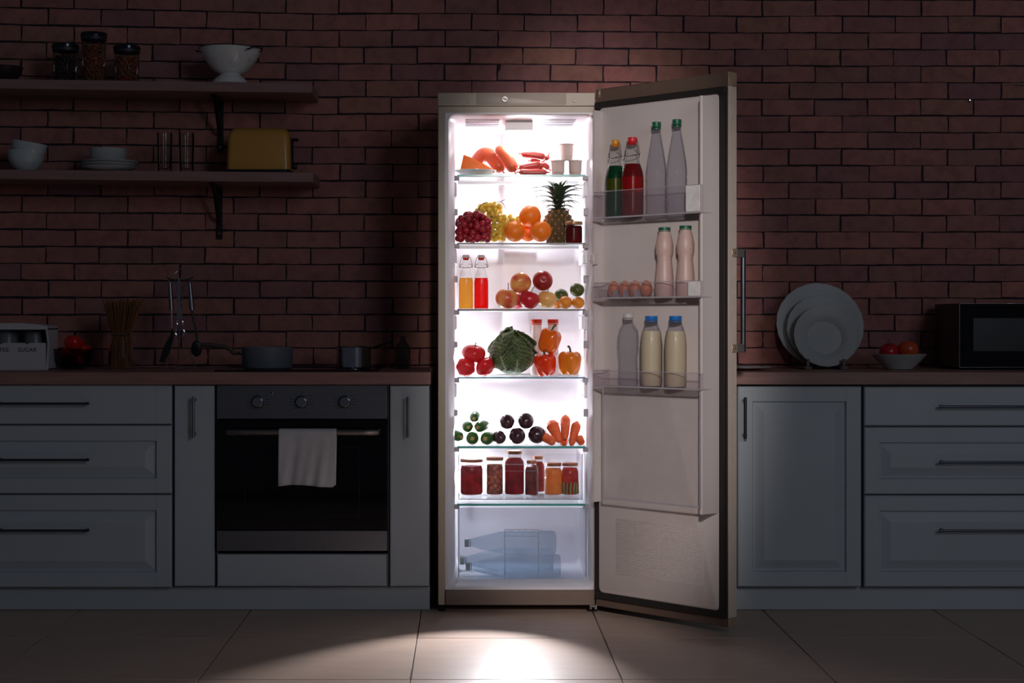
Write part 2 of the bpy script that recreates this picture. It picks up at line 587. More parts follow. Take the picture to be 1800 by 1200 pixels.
def pullout(label, px0, px1, hpx):
    t = cabinet('pullout_cabinet', label, px0, px1, 'narrow pull-out cabinets beside the oven')
    carcass(t, px0, px1)
    mb = MB(); front_panel(mb, X(px0 + 1.5, D0), X(px1 - 1.5, D0), Z(1030, D0), Z(677, D0), 'slab')
    dr = local(t, mb.build('door', M_CAB, t, angle=8))
    bar_handle('handle', dr, (X(hpx, 5.63), Z(697, 5.63)), (X(hpx, 5.63), Z(769, 5.63)), r=0.0055, mat=M_STEEL)
pullout('narrow grey pull-out cabinet between the drawers and the oven', 305, 378, 340)
pullout('narrow grey pull-out cabinet between the oven and the refrigerator', 684, 756, 717)
# two-door cabinet on the right, partly behind the refrigerator door
t = cabinet('base_cabinet', 'grey base cabinet with raised-panel door behind the open refrigerator door', 1099, 1516)
carcass(t, 1099, 1516)
for a, b, hp in ((1100, 1295, None), (1297, 1514, 1310)):
    mb = MB(); front_panel(mb, X(a, D0), X(b, D0), Z(1031, D0), Z(679, D0), 'raised')
    dr = local(t, mb.build('door', M_CAB, t, angle=8))
    hp = hp or 1283
    bar_handle('handle', dr, (X(hp, 5.63), Z(698, 5.63)), (X(hp, 5.63), Z(771, 5.63)), r=0.0055)
# plinths and worktops
def slab(name, label, cat, x0, x1, y0, y1, z0, z1, mat, bev=0.002):
    c = Vector(((x0 + x1) / 2, (y0 + y1) / 2, z0))
    o = MB().box(x0 - c.x, x1 - c.x, y0 - c.y, y1 - c.y, 0, z1 - z0, bev).build(name, mat, None, c)
    return tag(o, label, cat)
slab('plinth', 'grey plinth board under the oven and the cabinets on the left', 'plinth', X(-151, D0), X(755, D0), 5.70, 5.72, 0.001, ZT - 0.003, M_CAB)
slab('plinth', 'grey plinth board under the cabinets on the right', 'plinth', X(1099, D0), X(1972, D0), 5.70, 5.72, 0.001, ZT - 0.003, M_CAB)
slab('worktop', 'brown wooden worktop carrying the pans and the cooktop', 'worktop', X(-155, 5.64), X(757, 5.64), 5.64, DW - 0.005, ZC - 0.043, ZC, M_WOOD, 0.0015)
slab('worktop', 'brown wooden worktop under the microwave and plate stand', 'worktop', X(1096, 5.64), X(1976, 5.64), 5.64, DW - 0.005, ZC - 0.043, ZC, M_WOOD, 0.0015)

# ------------------------------------------------------------------ oven in its housing
t = cabinet('oven_cabinet', 'grey oven housing with a plain drawer front below the oven', 378, 684)
mb = MB()
mb.box(X(379.5, D0), X(381, D0), D0 + 0.02, 6.25, ZT, ZC - 0.046).box(X(681.5, D0), X(683, D0), D0 + 0.02, 6.25, ZT, ZC - 0.046)
mb.box(X(381, D0), X(681.5, D0), D0 + 0.022, 6.25, ZT, Z(975, D0))
local(t, mb.build('carcass', M_CARC, t))
mb = MB(); front_panel(mb, X(382, D0), X(679, D0), Z(1030, D0), Z(974, D0), 'slab')
local(t, mb.build('drawer', M_CAB, t, angle=8))
ov = thing('oven', 'built-in stainless steel oven with black glass door and three knobs', 'oven', (X(531, D0), D0 + 0.25, Z(969, D0)))
local(ov, MB().box(X(386, D0), X(677, D0), D0 + 0.026, 6.2, Z(968, D0), Z(682, D0)).build('body', M_BLACK, ov))
pan = local(ov, MB().box(X(381.5, D0), X(681, D0), D0 - 0.004, D0 + 0.024, Z(736, D0), Z(676.5, D0), 0.0015).build('control_panel', M_STEEL, ov))
for kx in (453.5, 530, 606):
    M = Matrix.Translation((X(kx, D0), D0 - 0.004, Z(706, D0))) @ Matrix.Rotation(math.pi / 2, 4, 'X')
    kn = MB().lathe([(0.0215, 0), (0.0215, 0.003), (0.0175, 0.004), (0.0170, 0.022), (0.0158, 0.0245), (0.0, 0.0245)], 28, M).build('knob', M_CHROME, pan)
    rg = MB().lathe([(0.0225, 0), (0.0225, 0.0035), (0.0185, 0.0045), (0.0185, 0.0)], 28, M, False, False).build('knob_ring', M_BLACK, pan)
M_PRINT = pbr('printed_marks', (40, 40, 46), 0.6)
mk = MB()
for kx in (453.5, 530, 606):
    for a, b, yy in ((-21, -13, 700), (-19, -13, 706), (-21, -12, 712), (-14, -6, 717), (13, 20, 701), (13, 21, 706), (13, 20, 711), (6, 14, 717), (-11, -8, 695), (9, 18, 695)):
        mk.box(X(kx + a, D0), X(kx + b, D0), D0 - 0.0046, D0 - 0.0038, Z(yy + 0.35, D0), Z(yy - 0.35, D0))
    mk.box(X(kx - 0.4, D0), X(kx + 0.4, D0), D0 - 0.0046, D0 - 0.0038, Z(691.5, D0), Z(687.5, D0))
mk.build('dial_marks', M_PRINT, pan)
M = Matrix.Translation((X(477.5, D0), D0 - 0.004, Z(690, D0))) @ Matrix.Rotation(math.pi / 2, 4, 'X')
MB().lathe([(0.0056, 0), (0.0056, 0.002), (0.004, 0.0028), (0.004, 0.0)], 16, M, False, False).build('indicator_ring', M_CHROME, pan)
MB().lathe([(0.004, 0), (0.0035, 0.0018), (0, 0.002)], 14, M).build('indicator_lamp', M_BLACK, pan)
dr = local(ov, MB().box(X(381.5, D0), X(681, D0), D0 - 0.004, D0 + 0.024, Z(931, D0), Z(738, D0), 0.0015).build('door_glass', M_BLACKGLASS, ov))
fr = MB()
for x0, x1, y0, y1 in ((430, 633, 784, 787), (430, 633, 905, 908), (430, 433, 787, 905), (630, 633, 787, 905)):
    fr.box(X(x0, D0), X(x1, D0), D0 - 0.0046, D0 - 0.003, Z(y1, D0), Z(y0, D0))
fr.build('window_border', pbr('glass_print', (14, 14, 20), 0.25), dr)
local(ov, MB().box(X(381.5, D0), X(681, D0), D0 - 0.004, D0 + 0.024, Z(968, D0), Z(932, D0), 0.0015).build('bottom_strip', M_STEEL, ov))
mb = MB()
hz = Z(760, 5.605)
xa, xb = X(399, 5.605), X(664, 5.605)
pts = [(xa + 0.012, D0 - 0.002, hz), (xa + 0.002, 5.63, hz), (xa + 0.004, 5.612, hz), (xa + 0.02, 5.603, hz)] + [(xa + (xb - xa) * i / 10, 5.602, hz) for i in range(1, 10)] + [(xb - 0.02, 5.603, hz), (xb - 0.004, 5.612, hz), (xb - 0.002, 5.63, hz), (xb - 0.012, D0 - 0.002, hz)]
mb.tube(pts, [0.007, 0.009, 0.010] + [0.0112] * 11 + [0.010, 0.009, 0.007], 14)
HAND = local(ov, mb.build('handle', pbr('handle_satin_steel', (150, 142, 136), 0.38, 1.0, vary=0.05), ov))

# tea towel over the oven handle
def towel():
    nx, rb = 40, 0.0135
    prof = []                                   # (y, z) of the sheet: behind the bar, over it, down the front
    L0, L1 = hz - Z(851, 5.59), hz - Z(854, 5.585)
    for i in range(14): prof.append((5.602 + rb, hz - L0 * (1 - i / 14)))
    for i in range(9):
        a = math.pi * i / 8
        prof.append((5.602 + rb * math.cos(a), hz + rb * math.sin(a)))
    for i in range(1, 22): prof.append((5.602 - rb, hz - L1 * i / 21))
    R = []
    for j, (y, z) in enumerate(prof):
        row = []
        front = j > 22
        dn = max(0.0, (hz - z)) / L1
        for i in range(nx + 1):
            s = i / nx
            x = X(489.5, 5.585) + (X(591, 5.585) - X(489.5, 5.585)) * s
            x += (0.004 * (s - 0.5) - 0.005 * (0.6 if not front else 1) * (s - 0.3)) * dn
            w = 0.0042 * math.sin(s * 17 + 1.2 * dn) + 0.0035 * math.sin(s * 31 + 4 * dn + 1) + 0.004 * math.sin(s * 9 + 2.2)
            yy = y - (dn * (0.008 + w) if front else 0) + (0.25 * dn * w if not front else 0)
            if not front: x += -0.003 * dn
            zz = z + (0.004 * math.sin(s * 5) * dn + (0.006 * (s > 0.96)) * dn if front else 0)
            row.append(Vector((x, yy, zz)))
        R.append(row)
    mb = MB(); mb.rings(R, False, False, False)
    bm = mb.bm
    o = mb.build('tea_towel', pbr('towel_cotton', (208, 206, 208), 0.9, vary=0.04, bmp=0.15, bscale=900), angle=180)
    so = o.modifiers.new('thickness', 'SOLIDIFY'); so.thickness = 0.0018; so.offset = 0
    return tag(o, 'white cotton tea towel draped over the oven door handle', 'towel')
towel()

# ------------------------------------------------------------------ refrigerator
FD = 5.66
FX0, FX1 = X(770, FD), X(1045.5, FD)
FC = Vector(((FX0 + FX1) / 2, FD + 0.28, 0.0))
fr_ = thing('refrigerator', 'tall beige open refrigerator, brightly lit and full of food', 'refrigerator', FC)
def FP(mb, name, mat, parent=None, angle=38):
    o = mb.build(name, mat, parent or fr_, angle=angle)
    if parent is None or parent is fr_:
        o.location = -FC
    return o
ix0, ix1, iz0, iz1 = X(789, FD), X(1042.5, FD), Z(1031, FD), Z(201, FD)
bk = 6.13
jx0, jx1 = X(798.5, 5.75), X(1034.5, 5.75)         # cavity walls behind the lip
# outer case
mb = MB()
ZB, ZTOP = Z(1063, FD), Z(163, FD)
mb.box(FX0, X(782, FD), FD, 6.21, ZB, Z(187, FD), 0.002)
mb.box(X(1043.5, FD), FX1, FD, 6.21, ZB, Z(187, FD), 0.001)
mb.box(X(782, FD), X(1043.5, FD), bk + 0.03, 6.21, ZB, Z(187, FD))
mb.box(X(782, FD), X(1043.5, FD), FD + 0.004, 6.21, Z(198, FD), Z(187, FD))
mb.box(X(782, FD), X(1043.5, FD), FD + 0.01, 6.21, ZB + 0.002, Z(1037, FD))
FP(mb, 'case', M_FRBODY)
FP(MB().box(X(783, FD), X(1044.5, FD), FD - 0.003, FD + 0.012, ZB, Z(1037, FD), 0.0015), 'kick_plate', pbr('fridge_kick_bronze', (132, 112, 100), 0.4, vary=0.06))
tp = FP(MB().box(FX0 - 0.001, FX1 + 0.001, FD - 0.006, 6.21, Z(186.5, FD), ZTOP, 0.002), 'top_panel', M_FRBODY)
q = MB().rings([rrect(X(837.5, FD), X(995, FD), Z(184.5, FD), Z(164.5, FD), 0.002, FD - 0.004), rrect(X(837.5, FD), X(995, FD), Z(184.5, FD), Z(164.5, FD), 0.002, FD - 0.0072),
               rrect(X(838.3, FD), X(994.2, FD), Z(183.7, FD), Z(165.3, FD), 0.002, FD - 0.0082)])
q.build('control_strip', pbr('control_strip_grey', (194, 178, 164), 0.4, vary=0.03), tp)
M = Matrix.Translation((X(887.5, FD), FD - 0.008, Z(175, FD))) @ Matrix.Rotation(math.pi / 2, 4, 'X')
MB().lathe([(0.0115, 0), (0.0115, 0.004), (0.010, 0.006), (0.0, 0.006)], 24, M).build('thermostat_dial', pbr('dial_silver', (190, 184, 178), 0.4, 0.5), tp)
mb = MB().box(-0.0016, 0.0016, -0.0075, 0.0075, 0.006, 0.0085, 0.0005, M=M @ Matrix.Rotation(1.15, 4, 'Z'))
mb.build('dial_pointer', M_BLACK, tp)
for sx in (823.5, 1009.5):
    M = Matrix.Translation((X(sx, FD), FD - 0.006, Z(178, FD))) @ Matrix.Rotation(math.pi / 2, 4, 'X')
    MB().lathe([(0.006, 0), (0.006, 0.0015), (0.0045, 0.003), (0, 0.003)], 18, M).build('screw_cap', pbr('screw_cap_beige', (196, 182, 164), 0.35), tp)
# liner: flange, rounded lip, tapering cavity
fx0, fx1, fz0, fz1 = X(782.3, FD), X(1043.3, FD), Z(1036.5, FD), Z(198, FD)
rr_ = 0.024
mb = MB()
mb.rings([rrect(fx0, fx1, fz0, fz1, 0.004, FD + 0.012), rrect(fx0, fx1, fz0, fz1, 0.004, FD + 0.002), rrect(ix0 - 0.002, ix1 + 0.0015, iz0 - 0.002, iz1 + 0.002, rr_, FD + 0.002),
          rrect(ix0, ix1, iz0, iz1, rr_, FD + 0.005), rrect(jx0 - 0.004, jx1 + 0.003, iz0 + 0.006, iz1 - 0.003, rr_, FD + 0.05), rrect(jx0, jx1, iz0 + 0.009, iz1 - 0.004, rr_, FD + 0.08),
          rrect(jx0 + 0.004, jx1 - 0.002, iz0 + 0.012, iz1 - 0.006, rr_, bk - 0.01), rrect(jx0 + 0.012, jx1 - 0.010, iz0 + 0.02, iz1 - 0.014, rr_, bk)], cap0=False)
FP(mb, 'liner', M_LINER, angle=50)
CZ = iz1 - 0.005                                # ceiling of the cavity
# vent slots in the ceiling
for a, b in ((818, 878), (951, 1012)):
    for k in range(5):
        d = 5.755 + 0.045 * k
        z = CZ - 0.0016
        FP(MB().box(X(a, 5.76), X(b, 5.76), d, d + 0.0045, z - 0.0008, z + 0.001), 'vent_slot', M_SLOT)
# lamp housing
lampb = FP(MB().rings([rrect(X(889, 5.8), X(937, 5.8), Z(229, 5.8), CZ + 0.001, 0.004, 5.80), rrect(X(889, 5.8), X(937, 5.8), Z(228, 5.8), CZ + 0.001, 0.004, 5.95)]), 'lamp_housing', M_WPLAST)
FP(MB().rings([rrect(X(890.5, 5.8), X(935.5, 5.8), Z(236, 5.8), Z(229.5, 5.8), 0.005, 5.815), rrect(X(890.5, 5.8), X(935.5, 5.8), Z(236, 5.8), Z(229.5, 5.8), 0.005, 5.94)]), 'lamp_cover', emit('lamp_glow', (255, 250, 252), LAMP_E))
# air duct panel on the back wall
FP(MB().rings([rrect(X(884, bk), X(942, bk), Z(640, bk), Z(240, bk), 0.006, bk + 0.002), rrect(X(884, bk), X(942, bk), Z(640, bk), Z(240, bk), 0.006, bk - 0.008), rrect(X(887, bk), X(939, bk), Z(638, bk), Z(242, bk), 0.006, bk - 0.012)]), 'air_duct', M_LINER)
# bulbs added off the back wall to brighten it, mostly hidden behind food
def added_bulb(px, py, f=1.0, d=6.075):
    c = P(px, py, d)
    b = FP(MB().ball(c, 0.012, 2), 'added_bulb', emit('added_bulb_glow_%d' % int(f * 100), (250, 246, 255), ADDED_BULB_E * f))
    MB().lathe([(0.009, 0.0), (0.009, bk - d - 0.006)], 12, Matrix.Translation(c + Vector((0, 0.008, 0))) @ Matrix.Rotation(-math.pi / 2, 4, 'X')).build('added_bulb_socket', M_WPLAST, b)
added_bulb(948, 284, 0.8)
added_bulb(931, 384, 0.9)
added_bulb(838, 628, 1.0)
added_bulb(832, 757, 1.1)
added_bulb(906, 748, 0.8)
added_bulb(829, 838, 0.9)

# glass shelves
DS = 5.765
SZ = {1: Z(306.5, DS), 2: Z(426.5, DS), 3: Z(543, DS), 4: Z(662.5, DS), 5: Z(784, DS), 6: Z(885, DS)}
edge = {1: M_TEAL, 2: M_GREYEDGE, 3: M_GREYEDGE, 4: pbr('glass_edge_pale', (150, 196, 208), 0.2, translucent=0.4), 5: M_TEAL, 6: M_TEAL}
shelves = {}
for k, z in SZ.items():
    x0, x1 = X(803.5, DS), X(1029, DS)
    g = FP(MB().box(x0, x1, DS + 0.005, bk - 0.035, z - 0.0045, z, 0.0006), 'shelf', M_SHELFGLASS)
    shelves[k] = g
    MB().box(x0, x1, DS, DS + 0.005, z - 0.0078 if k in (1, 5, 6) else z - 0.0055, z, 0.0008).build('front_edge', edge[k], g)
    MB().box(x0, x1, bk - 0.035, bk - 0.02, z - 0.008, z + 0.006, 0.002).build('rear_rail', M_WPLAST, g)
    for xa, xb in ((jx0 - 0.002, x0 + 0.008), (x1 - 0.008, jx1 + 0.002)):
        MB().box(xa, xb, DS + 0.002, DS + 0.03, z - 0.020, z - 0.004, 0.002).build('end_clip', pbr('clip_plastic', (168, 162, 170), 0.4), g)
# downlight added under the fifth shelf to throw the pool on the floor
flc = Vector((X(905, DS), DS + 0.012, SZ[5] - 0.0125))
FP(MB().box(flc.x - 0.016, flc.x + 0.016, flc.y - 0.006, flc.y + 0.012, SZ[5] - 0.0085, SZ[5] - 0.0046, 0.001), 'added_floor_light', M_WPLAST)
fl_ = bpy.data.lights.new('added_floor_beam', 'SPOT')
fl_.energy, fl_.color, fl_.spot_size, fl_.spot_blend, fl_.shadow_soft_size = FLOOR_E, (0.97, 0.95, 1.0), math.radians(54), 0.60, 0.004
flo = bpy.data.objects.new('added_floor_beam', fl_)
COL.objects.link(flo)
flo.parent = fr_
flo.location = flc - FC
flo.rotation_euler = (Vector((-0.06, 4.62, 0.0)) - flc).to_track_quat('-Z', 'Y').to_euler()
# shelf ledges moulded on both side walls
for py in (372, 490, 605, 725):
    for s, xw in ((1, jx0), (-1, jx1)):
        FP(MB().box(xw - 0.004 * s, xw + 0.012 * s, 5.78, 5.80, Z(py + 6, 5.78), Z(py - 5, 5.78), 0.002), 'shelf_peg', pbr('peg_plastic', (186, 180, 188), 0.4))
for py in (318, 436, 553, 672):
    for s, xw in ((1, jx0), (-1, jx1)):
        FP(MB().box(xw - 0.002 * s, xw + 0.008 * s, 5.80, 6.10, Z(py + 26, 5.80), Z(py + 2, 5.80), 0.003), 'side_ledge', M_LINER)
# door catch on the right wall of the cavity
FP(MB().box(X(1037, 5.69), X(1043, 5.69), 5.675, 5.70, Z(460, 5.69), Z(457, 5.69), 0.001).box(X(1040, 5.69), X(1042, 5.69), 5.675, 5.70, Z(464, 5.69), Z(453, 5.69), 0.0008), 'light_switch', pbr('switch_grey', (120, 112, 112), 0.5))

# clear upper tray and frosted lower drawer
def tray(name, px0, px1, py0, py1, d, back, matf, wx0, wx1, wy0, depth_top=0.0):
    x0, x1, z0, z1 = X(px0, d), X(px1, d), Z(py1, d), Z(py0, d)
    th = 0.0022
    f = FP(MB().rings([rrect(x0, x1, z0, z1, 0.008, d), rrect(x0, x1, z0, z1, 0.008, d + th)]), name, matf)
    MB().box(x0 + 0.004, x1 - 0.004, d + th, back, z0 + 0.001, z0 + 0.001 + th).box(x0 + 0.002, x0 + 0.002 + th, d + th, back, z0, z1 - 0.006).box(x1 - 0.002 - th, x1 - 0.002, d + th, back, z0, z1 - 0.006).build('tray_walls', M_CLEAR, f)
    # moulded rim lines
    rim = MB()
    e = 0.0013
    for a, b, c_, g in ((x0, x1, z0, z0 + 2 * e), (x0, x0 + 2 * e, z0, z1), (x1 - 2 * e, x1, z0, z1)):
        rim.box(a, b, d - 0.0015, d + 0.001, c_, g, 0.0004)
    ax, bx, cz_, dz_ = X(wx0, d), X(wx1, d), z0 + 0.001, Z(wy0, d)
    for a, b, c_, g in ((ax, bx, dz_ - e, dz_), (ax, ax + e, cz_, dz_), (bx - e, bx, cz_, dz_), (ax, bx, cz_, cz_ + e), (ax, bx, (dz_ - 0.024) - e / 2, dz_ - 0.024)):
        rim.box(a, b, d - 0.0035, d + 0.001, c_, g, 0.0003)
    rim.build('moulded_rim', pbr('rim_plastic', (186, 184, 192), 0.25, vary=0.05, translucent=0.5), f)
    return f
tray('clear_tray', 806, 1024, 797, 878, 5.775, 6.06, M_CLEAR, 885, 943.5, 815.5)
tray('frosted_drawer', 805.5, 1031, 892, 1024, 5.775, 6.06, M_FROST, 887, 946.5, 930)

# feet and bottom hinge
for px in (777, 1037):
    FP(MB().lathe([(0.012, 0.001), (0.012, 0.006), (0.005, 0.008), (0.005, ZB + 0.002)], 14, Matrix.Translation((X(px, 5.68), 5.685, 0))), 'foot', M_BLACK)
    FP(MB().lathe([(0.014, 0.001), (0.014, 0.01), (0.006, 0.012), (0.006, ZB + 0.002)], 14, Matrix.Translation((X(px, 5.68), 6.15, 0))), 'foot', M_BLACK)
FP(MB().box(X(1036, FD), X(1050, FD), FD - 0.016, FD + 0.02, ZB - 0.004, ZB + 0.0005, 0.001).lathe([(0.006, ZB - 0.012), (0.006, ZB + 0.004)], 14, Matrix.Translation((X(1047, FD), FD - 0.012, 0)))
   .lathe([(0.004, ZB - 0.012), (0.005, ZB - 0.004)], 10, Matrix.Translation((X(1038, FD), FD - 0.014, 0))), 'bottom_hinge', M_CHROME)

# the door, swung open; local x runs from hinge to free edge, local -y is the inner side
DH = Vector((X(1047, 5.645), 5.645, 0))
DE = Vector((X(1280, 5.24), 5.24, 0))
DW_ = (DE - DH).length
dang = math.atan2(DE.y - DH.y, DE.x - DH.x)
ZD0, ZD1 = Z(1103, 5.24), Z(126, 5.24)
door = obj('door', None, fr_, DH - FC, (0, 0, dang))
Mdoor = Matrix.Translation(DH) @ Matrix.Rotation(dang, 4, 'Z')
c_, s_ = math.cos(dang), math.sin(dang)
def DP(px, v):
    """point on the plane v in front of the inner side seen at column px: returns world (x, y) and u"""
    k = (px - CX) / F
    # x = DH.x + c u + s v ; y = DH.y + s u - c v   (inner normal = local -y)
    u = (k * (DH.y - c_ * v) - DH.x - s_ * v) / (c_ - k * s_)
    return Vector((DH.x + c_ * u + s_ * v, DH.y + s_ * u - c_ * v)), u
T = 0.04
mb = MB()
mb.box(0, DW_, 0.0, T, ZD0, ZD1, 0.002)
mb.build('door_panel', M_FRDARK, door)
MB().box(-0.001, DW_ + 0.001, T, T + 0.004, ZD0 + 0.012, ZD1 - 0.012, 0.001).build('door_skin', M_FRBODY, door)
MB().box(DW_ - 0.0005, DW_ + 0.0015, 0.0, T + 0.004, ZD0 + 0.03, ZD1 - 0.045, 0.0006).build('edge_strip', pbr('door_edge_champagne', (230, 212, 196), 0.4, vary=0.05), door)
for z in (ZD0 - 0.001, ZD1 - 0.044):
    MB().box(DW_ - 0.012, DW_ + 0.002, 0.001, T + 0.005, z, z + (0.03 if z < 0.5 else 0.045), 0.0015).build('end_cap', pbr('cap_beige', (176, 152, 128), 0.45), door)
MB().box(0.012, 0.022, -0.004, 0.006, ZD1 - 0.03, ZD1 + 0.001, 0.001).build('top_hinge_pin', pbr('pin_brass', (190, 170, 140), 0.35, 0.6), door)
gz0, gz1, gx0, gx1 = ZD0 + 0.03, ZD1 - 0.047, 0.006, DW_ - 0.004
def frame(mb, x0, x1, z0, z1, w, ya, yb):
    mb.box(x0, x1, ya, yb, z0, z0 + w, 0.002).box(x0, x1, ya, yb, z1 - w, z1, 0.002).box(x0, x0 + w, ya, yb, z0 + w, z1 - w, 0.002).box(x1 - w, x1, ya, yb, z0 + w, z1 - w, 0.002)
mb = MB(); frame(mb, gx0, gx1, gz0, gz1, 0.024, -0.014, 0.001)
mb.build('gasket', M_GASKET, door)
lz0, lz1, lx0, lx1 = gz0 + 0.022, gz1 - 0.022, gx0 + 0.02, gx1 - 0.021
M_DLINER = pbr('door_liner_plastic', (214, 204, 200), 0.42, vary=0.015, vscale=6)
mb = MB()
mb.rings([rrect(lx0, lx1, lz0, lz1, 0.02, 0.0), rrect(lx0, lx1, lz0, lz1, 0.02, -0.012), rrect(lx0 + 0.006, lx1 - 0.006, lz0 + 0.006, lz1 - 0.006, 0.02, -0.017)])
mb.build('door_liner', M_DLINER, door, angle=50)
# raised side ridges that carry the bins
dz0 = Z(903, 5.23)
def ridge(poly):
    mb = MB()
    a = [Vector((x, y, dz0)) for x, y in poly]; b = [Vector((x, y, dz0 + 0.012)) for x, y in poly]; c2 = [Vector((x, y, lz1 - 0.012)) for x, y in poly]
    mb.rings([a, c2])
    mb.build('bin_ridge', M_DLINER, door, angle=30)
ux = DP(1233, 0.085)[1]
ridge([(lx1 - 0.002, -0.010), (lx1 - 0.004, -0.026), (lx1 - 0.010, -0.045), (ux + 0.003, -0.083), (ux - 0.002, -0.086), (ux - 0.008, -0.085), (ux - 0.012, -0.010)])
ridge([(lx0 + 0.002, -0.010), (lx0 + 0.006, -0.04), (lx0 + 0.008, -0.055), (lx0 + 0.016, -0.055), (lx0 + 0.02, -0.010)])
# moulded notch on hinge side
MB().box(lx0 + 0.012, lx0 + 0.03, -0.075, -0.05, Z(466, 5.6), Z(447, 5.6), 0.004).build('bin_lug', M_DLINER, door)
# fine horizontal ribs on the lower part
ribs = MB()
n = 34
ua, ub = DP(1082, 0.017)[1], DP(1238, 0.017)[1]
for k in range(n):
    z = lz0 + 0.075 + (dz0 - 0.055 - lz0 - 0.075) * k / (n - 1)
    ribs.box(ua, ub, -0.0186, -0.0155, z - 0.0016, z + 0.0016, 0.0012)
tag(ribs.build('panel_ribs', M_DLINER, door), kind='stuff')
# bins
VB = 0.100
uL, uR = DP(1043.5, VB)[1], DP(1232, VB)[1]
M_BIN = glass('bin_clear_plastic', (250, 248, 250), 0.10, 0.05, (235, 230, 236), 0.08)
M_EDGE = pbr('bin_edge_plastic', (214, 208, 214), 0.3, vary=0.03, translucent=0.4)
BINZ = {1: (1.3634, 1.4546), 2: (1.092, 1.1456), 3: (0.7945, 0.849)}
for k, (z0, z1) in BINZ.items():
    th = 0.002
    b = MB().box(uL, uR, -VB, -VB + th, z0, z1, 0.0006).box(uL, uR, -VB + th, -0.020, z0, z0 + th).box(uL, uL + th, -VB + th, -0.020, z0 + th, z1).box(uR - th, uR, -VB + th, -0.088, z0 + th, z1)
    b = b.build('door_bin', M_BIN, door)
    e = MB().box(uL, uR, -VB - 0.001, -VB + 0.003, z0 - 0.001, z0 + 0.0045, 0.0008).box(uL, uR, -VB - 0.0006, -VB + 0.002, z1 - 0.0015, z1 + 0.0005, 0.0004)
    e.box(uL - 0.0005, uL + 0.003, -VB - 0.001, -0.022, z1 - 0.002, z1 + 0.0008, 0.0005)
    tag(e.build('bin_edge', M_EDGE, door), 'pale plastic bin edge')
    if k < 3:
        ua = DP(1206 if k == 1 else 1210, VB)[1]
        MB().box(ua, uR - 0.001, -VB - 0.0025, -VB - 0.0003, z0 + 0.005, z1 - 0.002, 0.0008).build('bin_end_block', pbr('bin_block_white', (250, 248, 246), 0.35), door)
# clear flat cover below the lowest bin
z0, z1 = 0.4166, 0.792
uA, uB = DP(1060, 0.09)[1], DP(1232, 0.09)[1]
MB().box(uA, uB, -0.092, -0.090, z0, z1, 0.0006).build('clear_cover', M_CLEAR, door)
mb = MB().box(uA, uA + 0.003, -0.0935, -0.0885, z0, z1, 0.0006).box(uB - 0.004, uB, -0.0935, -0.0885, z0, z1, 0.0006).box(uA, uB, -0.0935, -0.0885, z0 - 0.002, z0 + 0.004, 0.0008)
mb.build('cover_edge', M_EDGE, door)
# bar handle on the outer side
hu = DW_ - 0.010
hz0, hz1 = Z(620, 5.24), Z(436, 5.24)
hb = MB().tube([(hu, T + 0.055, hz0 + 0.004), (hu, T + 0.055, hz1 - 0.004)], 0.0085, 14).build('handle', pbr('handle_grey_steel', (120, 124, 136), 0.3, 0.9), door)
for z in (hz0, hz1 - 0.028):
    MB().box(hu - 0.007, hu + 0.007, T + 0.002, T + 0.065, z, z + 0.028, 0.002).build('handle_post', pbr('post_satin', (190, 180, 172), 0.35, 0.7), door)
for z in (hz0 + 0.014, hz1 - 0.014):
    M = Matrix.Translation((DW_ + 0.0015, T - 0.006, z)) @ Matrix.Rotation(math.pi / 2, 4, 'Y')
    MB().box(DW_ + 0.0005, DW_ + 0.004, T - 0.022, T + 0.006, z - 0.014, z + 0.014, 0.001).build('handle_plate', pbr('plate_satin', (206, 186, 168), 0.35, 0.4), door)
    MB().lathe([(0.0032, 0.002), (0.0028, 0.004), (0, 0.004)], 12, M).build('screw', M_FRDARK, door)

# ------------------------------------------------------------------ bottles, jars and other vessels
M_LGLASS = glass('bottle_glass', (251, 252, 252), 0.14, 0.01)
M_PET = glass('pet_plastic', (244, 244, 247), 0.14, 0.055, (220, 220, 228), 0.08)
M_PETBLUE = glass('pet_plastic_blue', (226, 236, 243), 0.20, 0.11, (158, 188, 200), 0.08)
M_WIRE = pbr('bottle_wire', (110, 104, 104), 0.35, 0.9, vary=0.05)
M_CAPG = pbr('cap_green', (16, 104, 74), 0.4)
M_CAPB = pbr('cap_blue', (30, 120, 205), 0.4)
M_CAPR = pbr('cap_red', (240, 72, 44), 0.45, translucent=0.3)

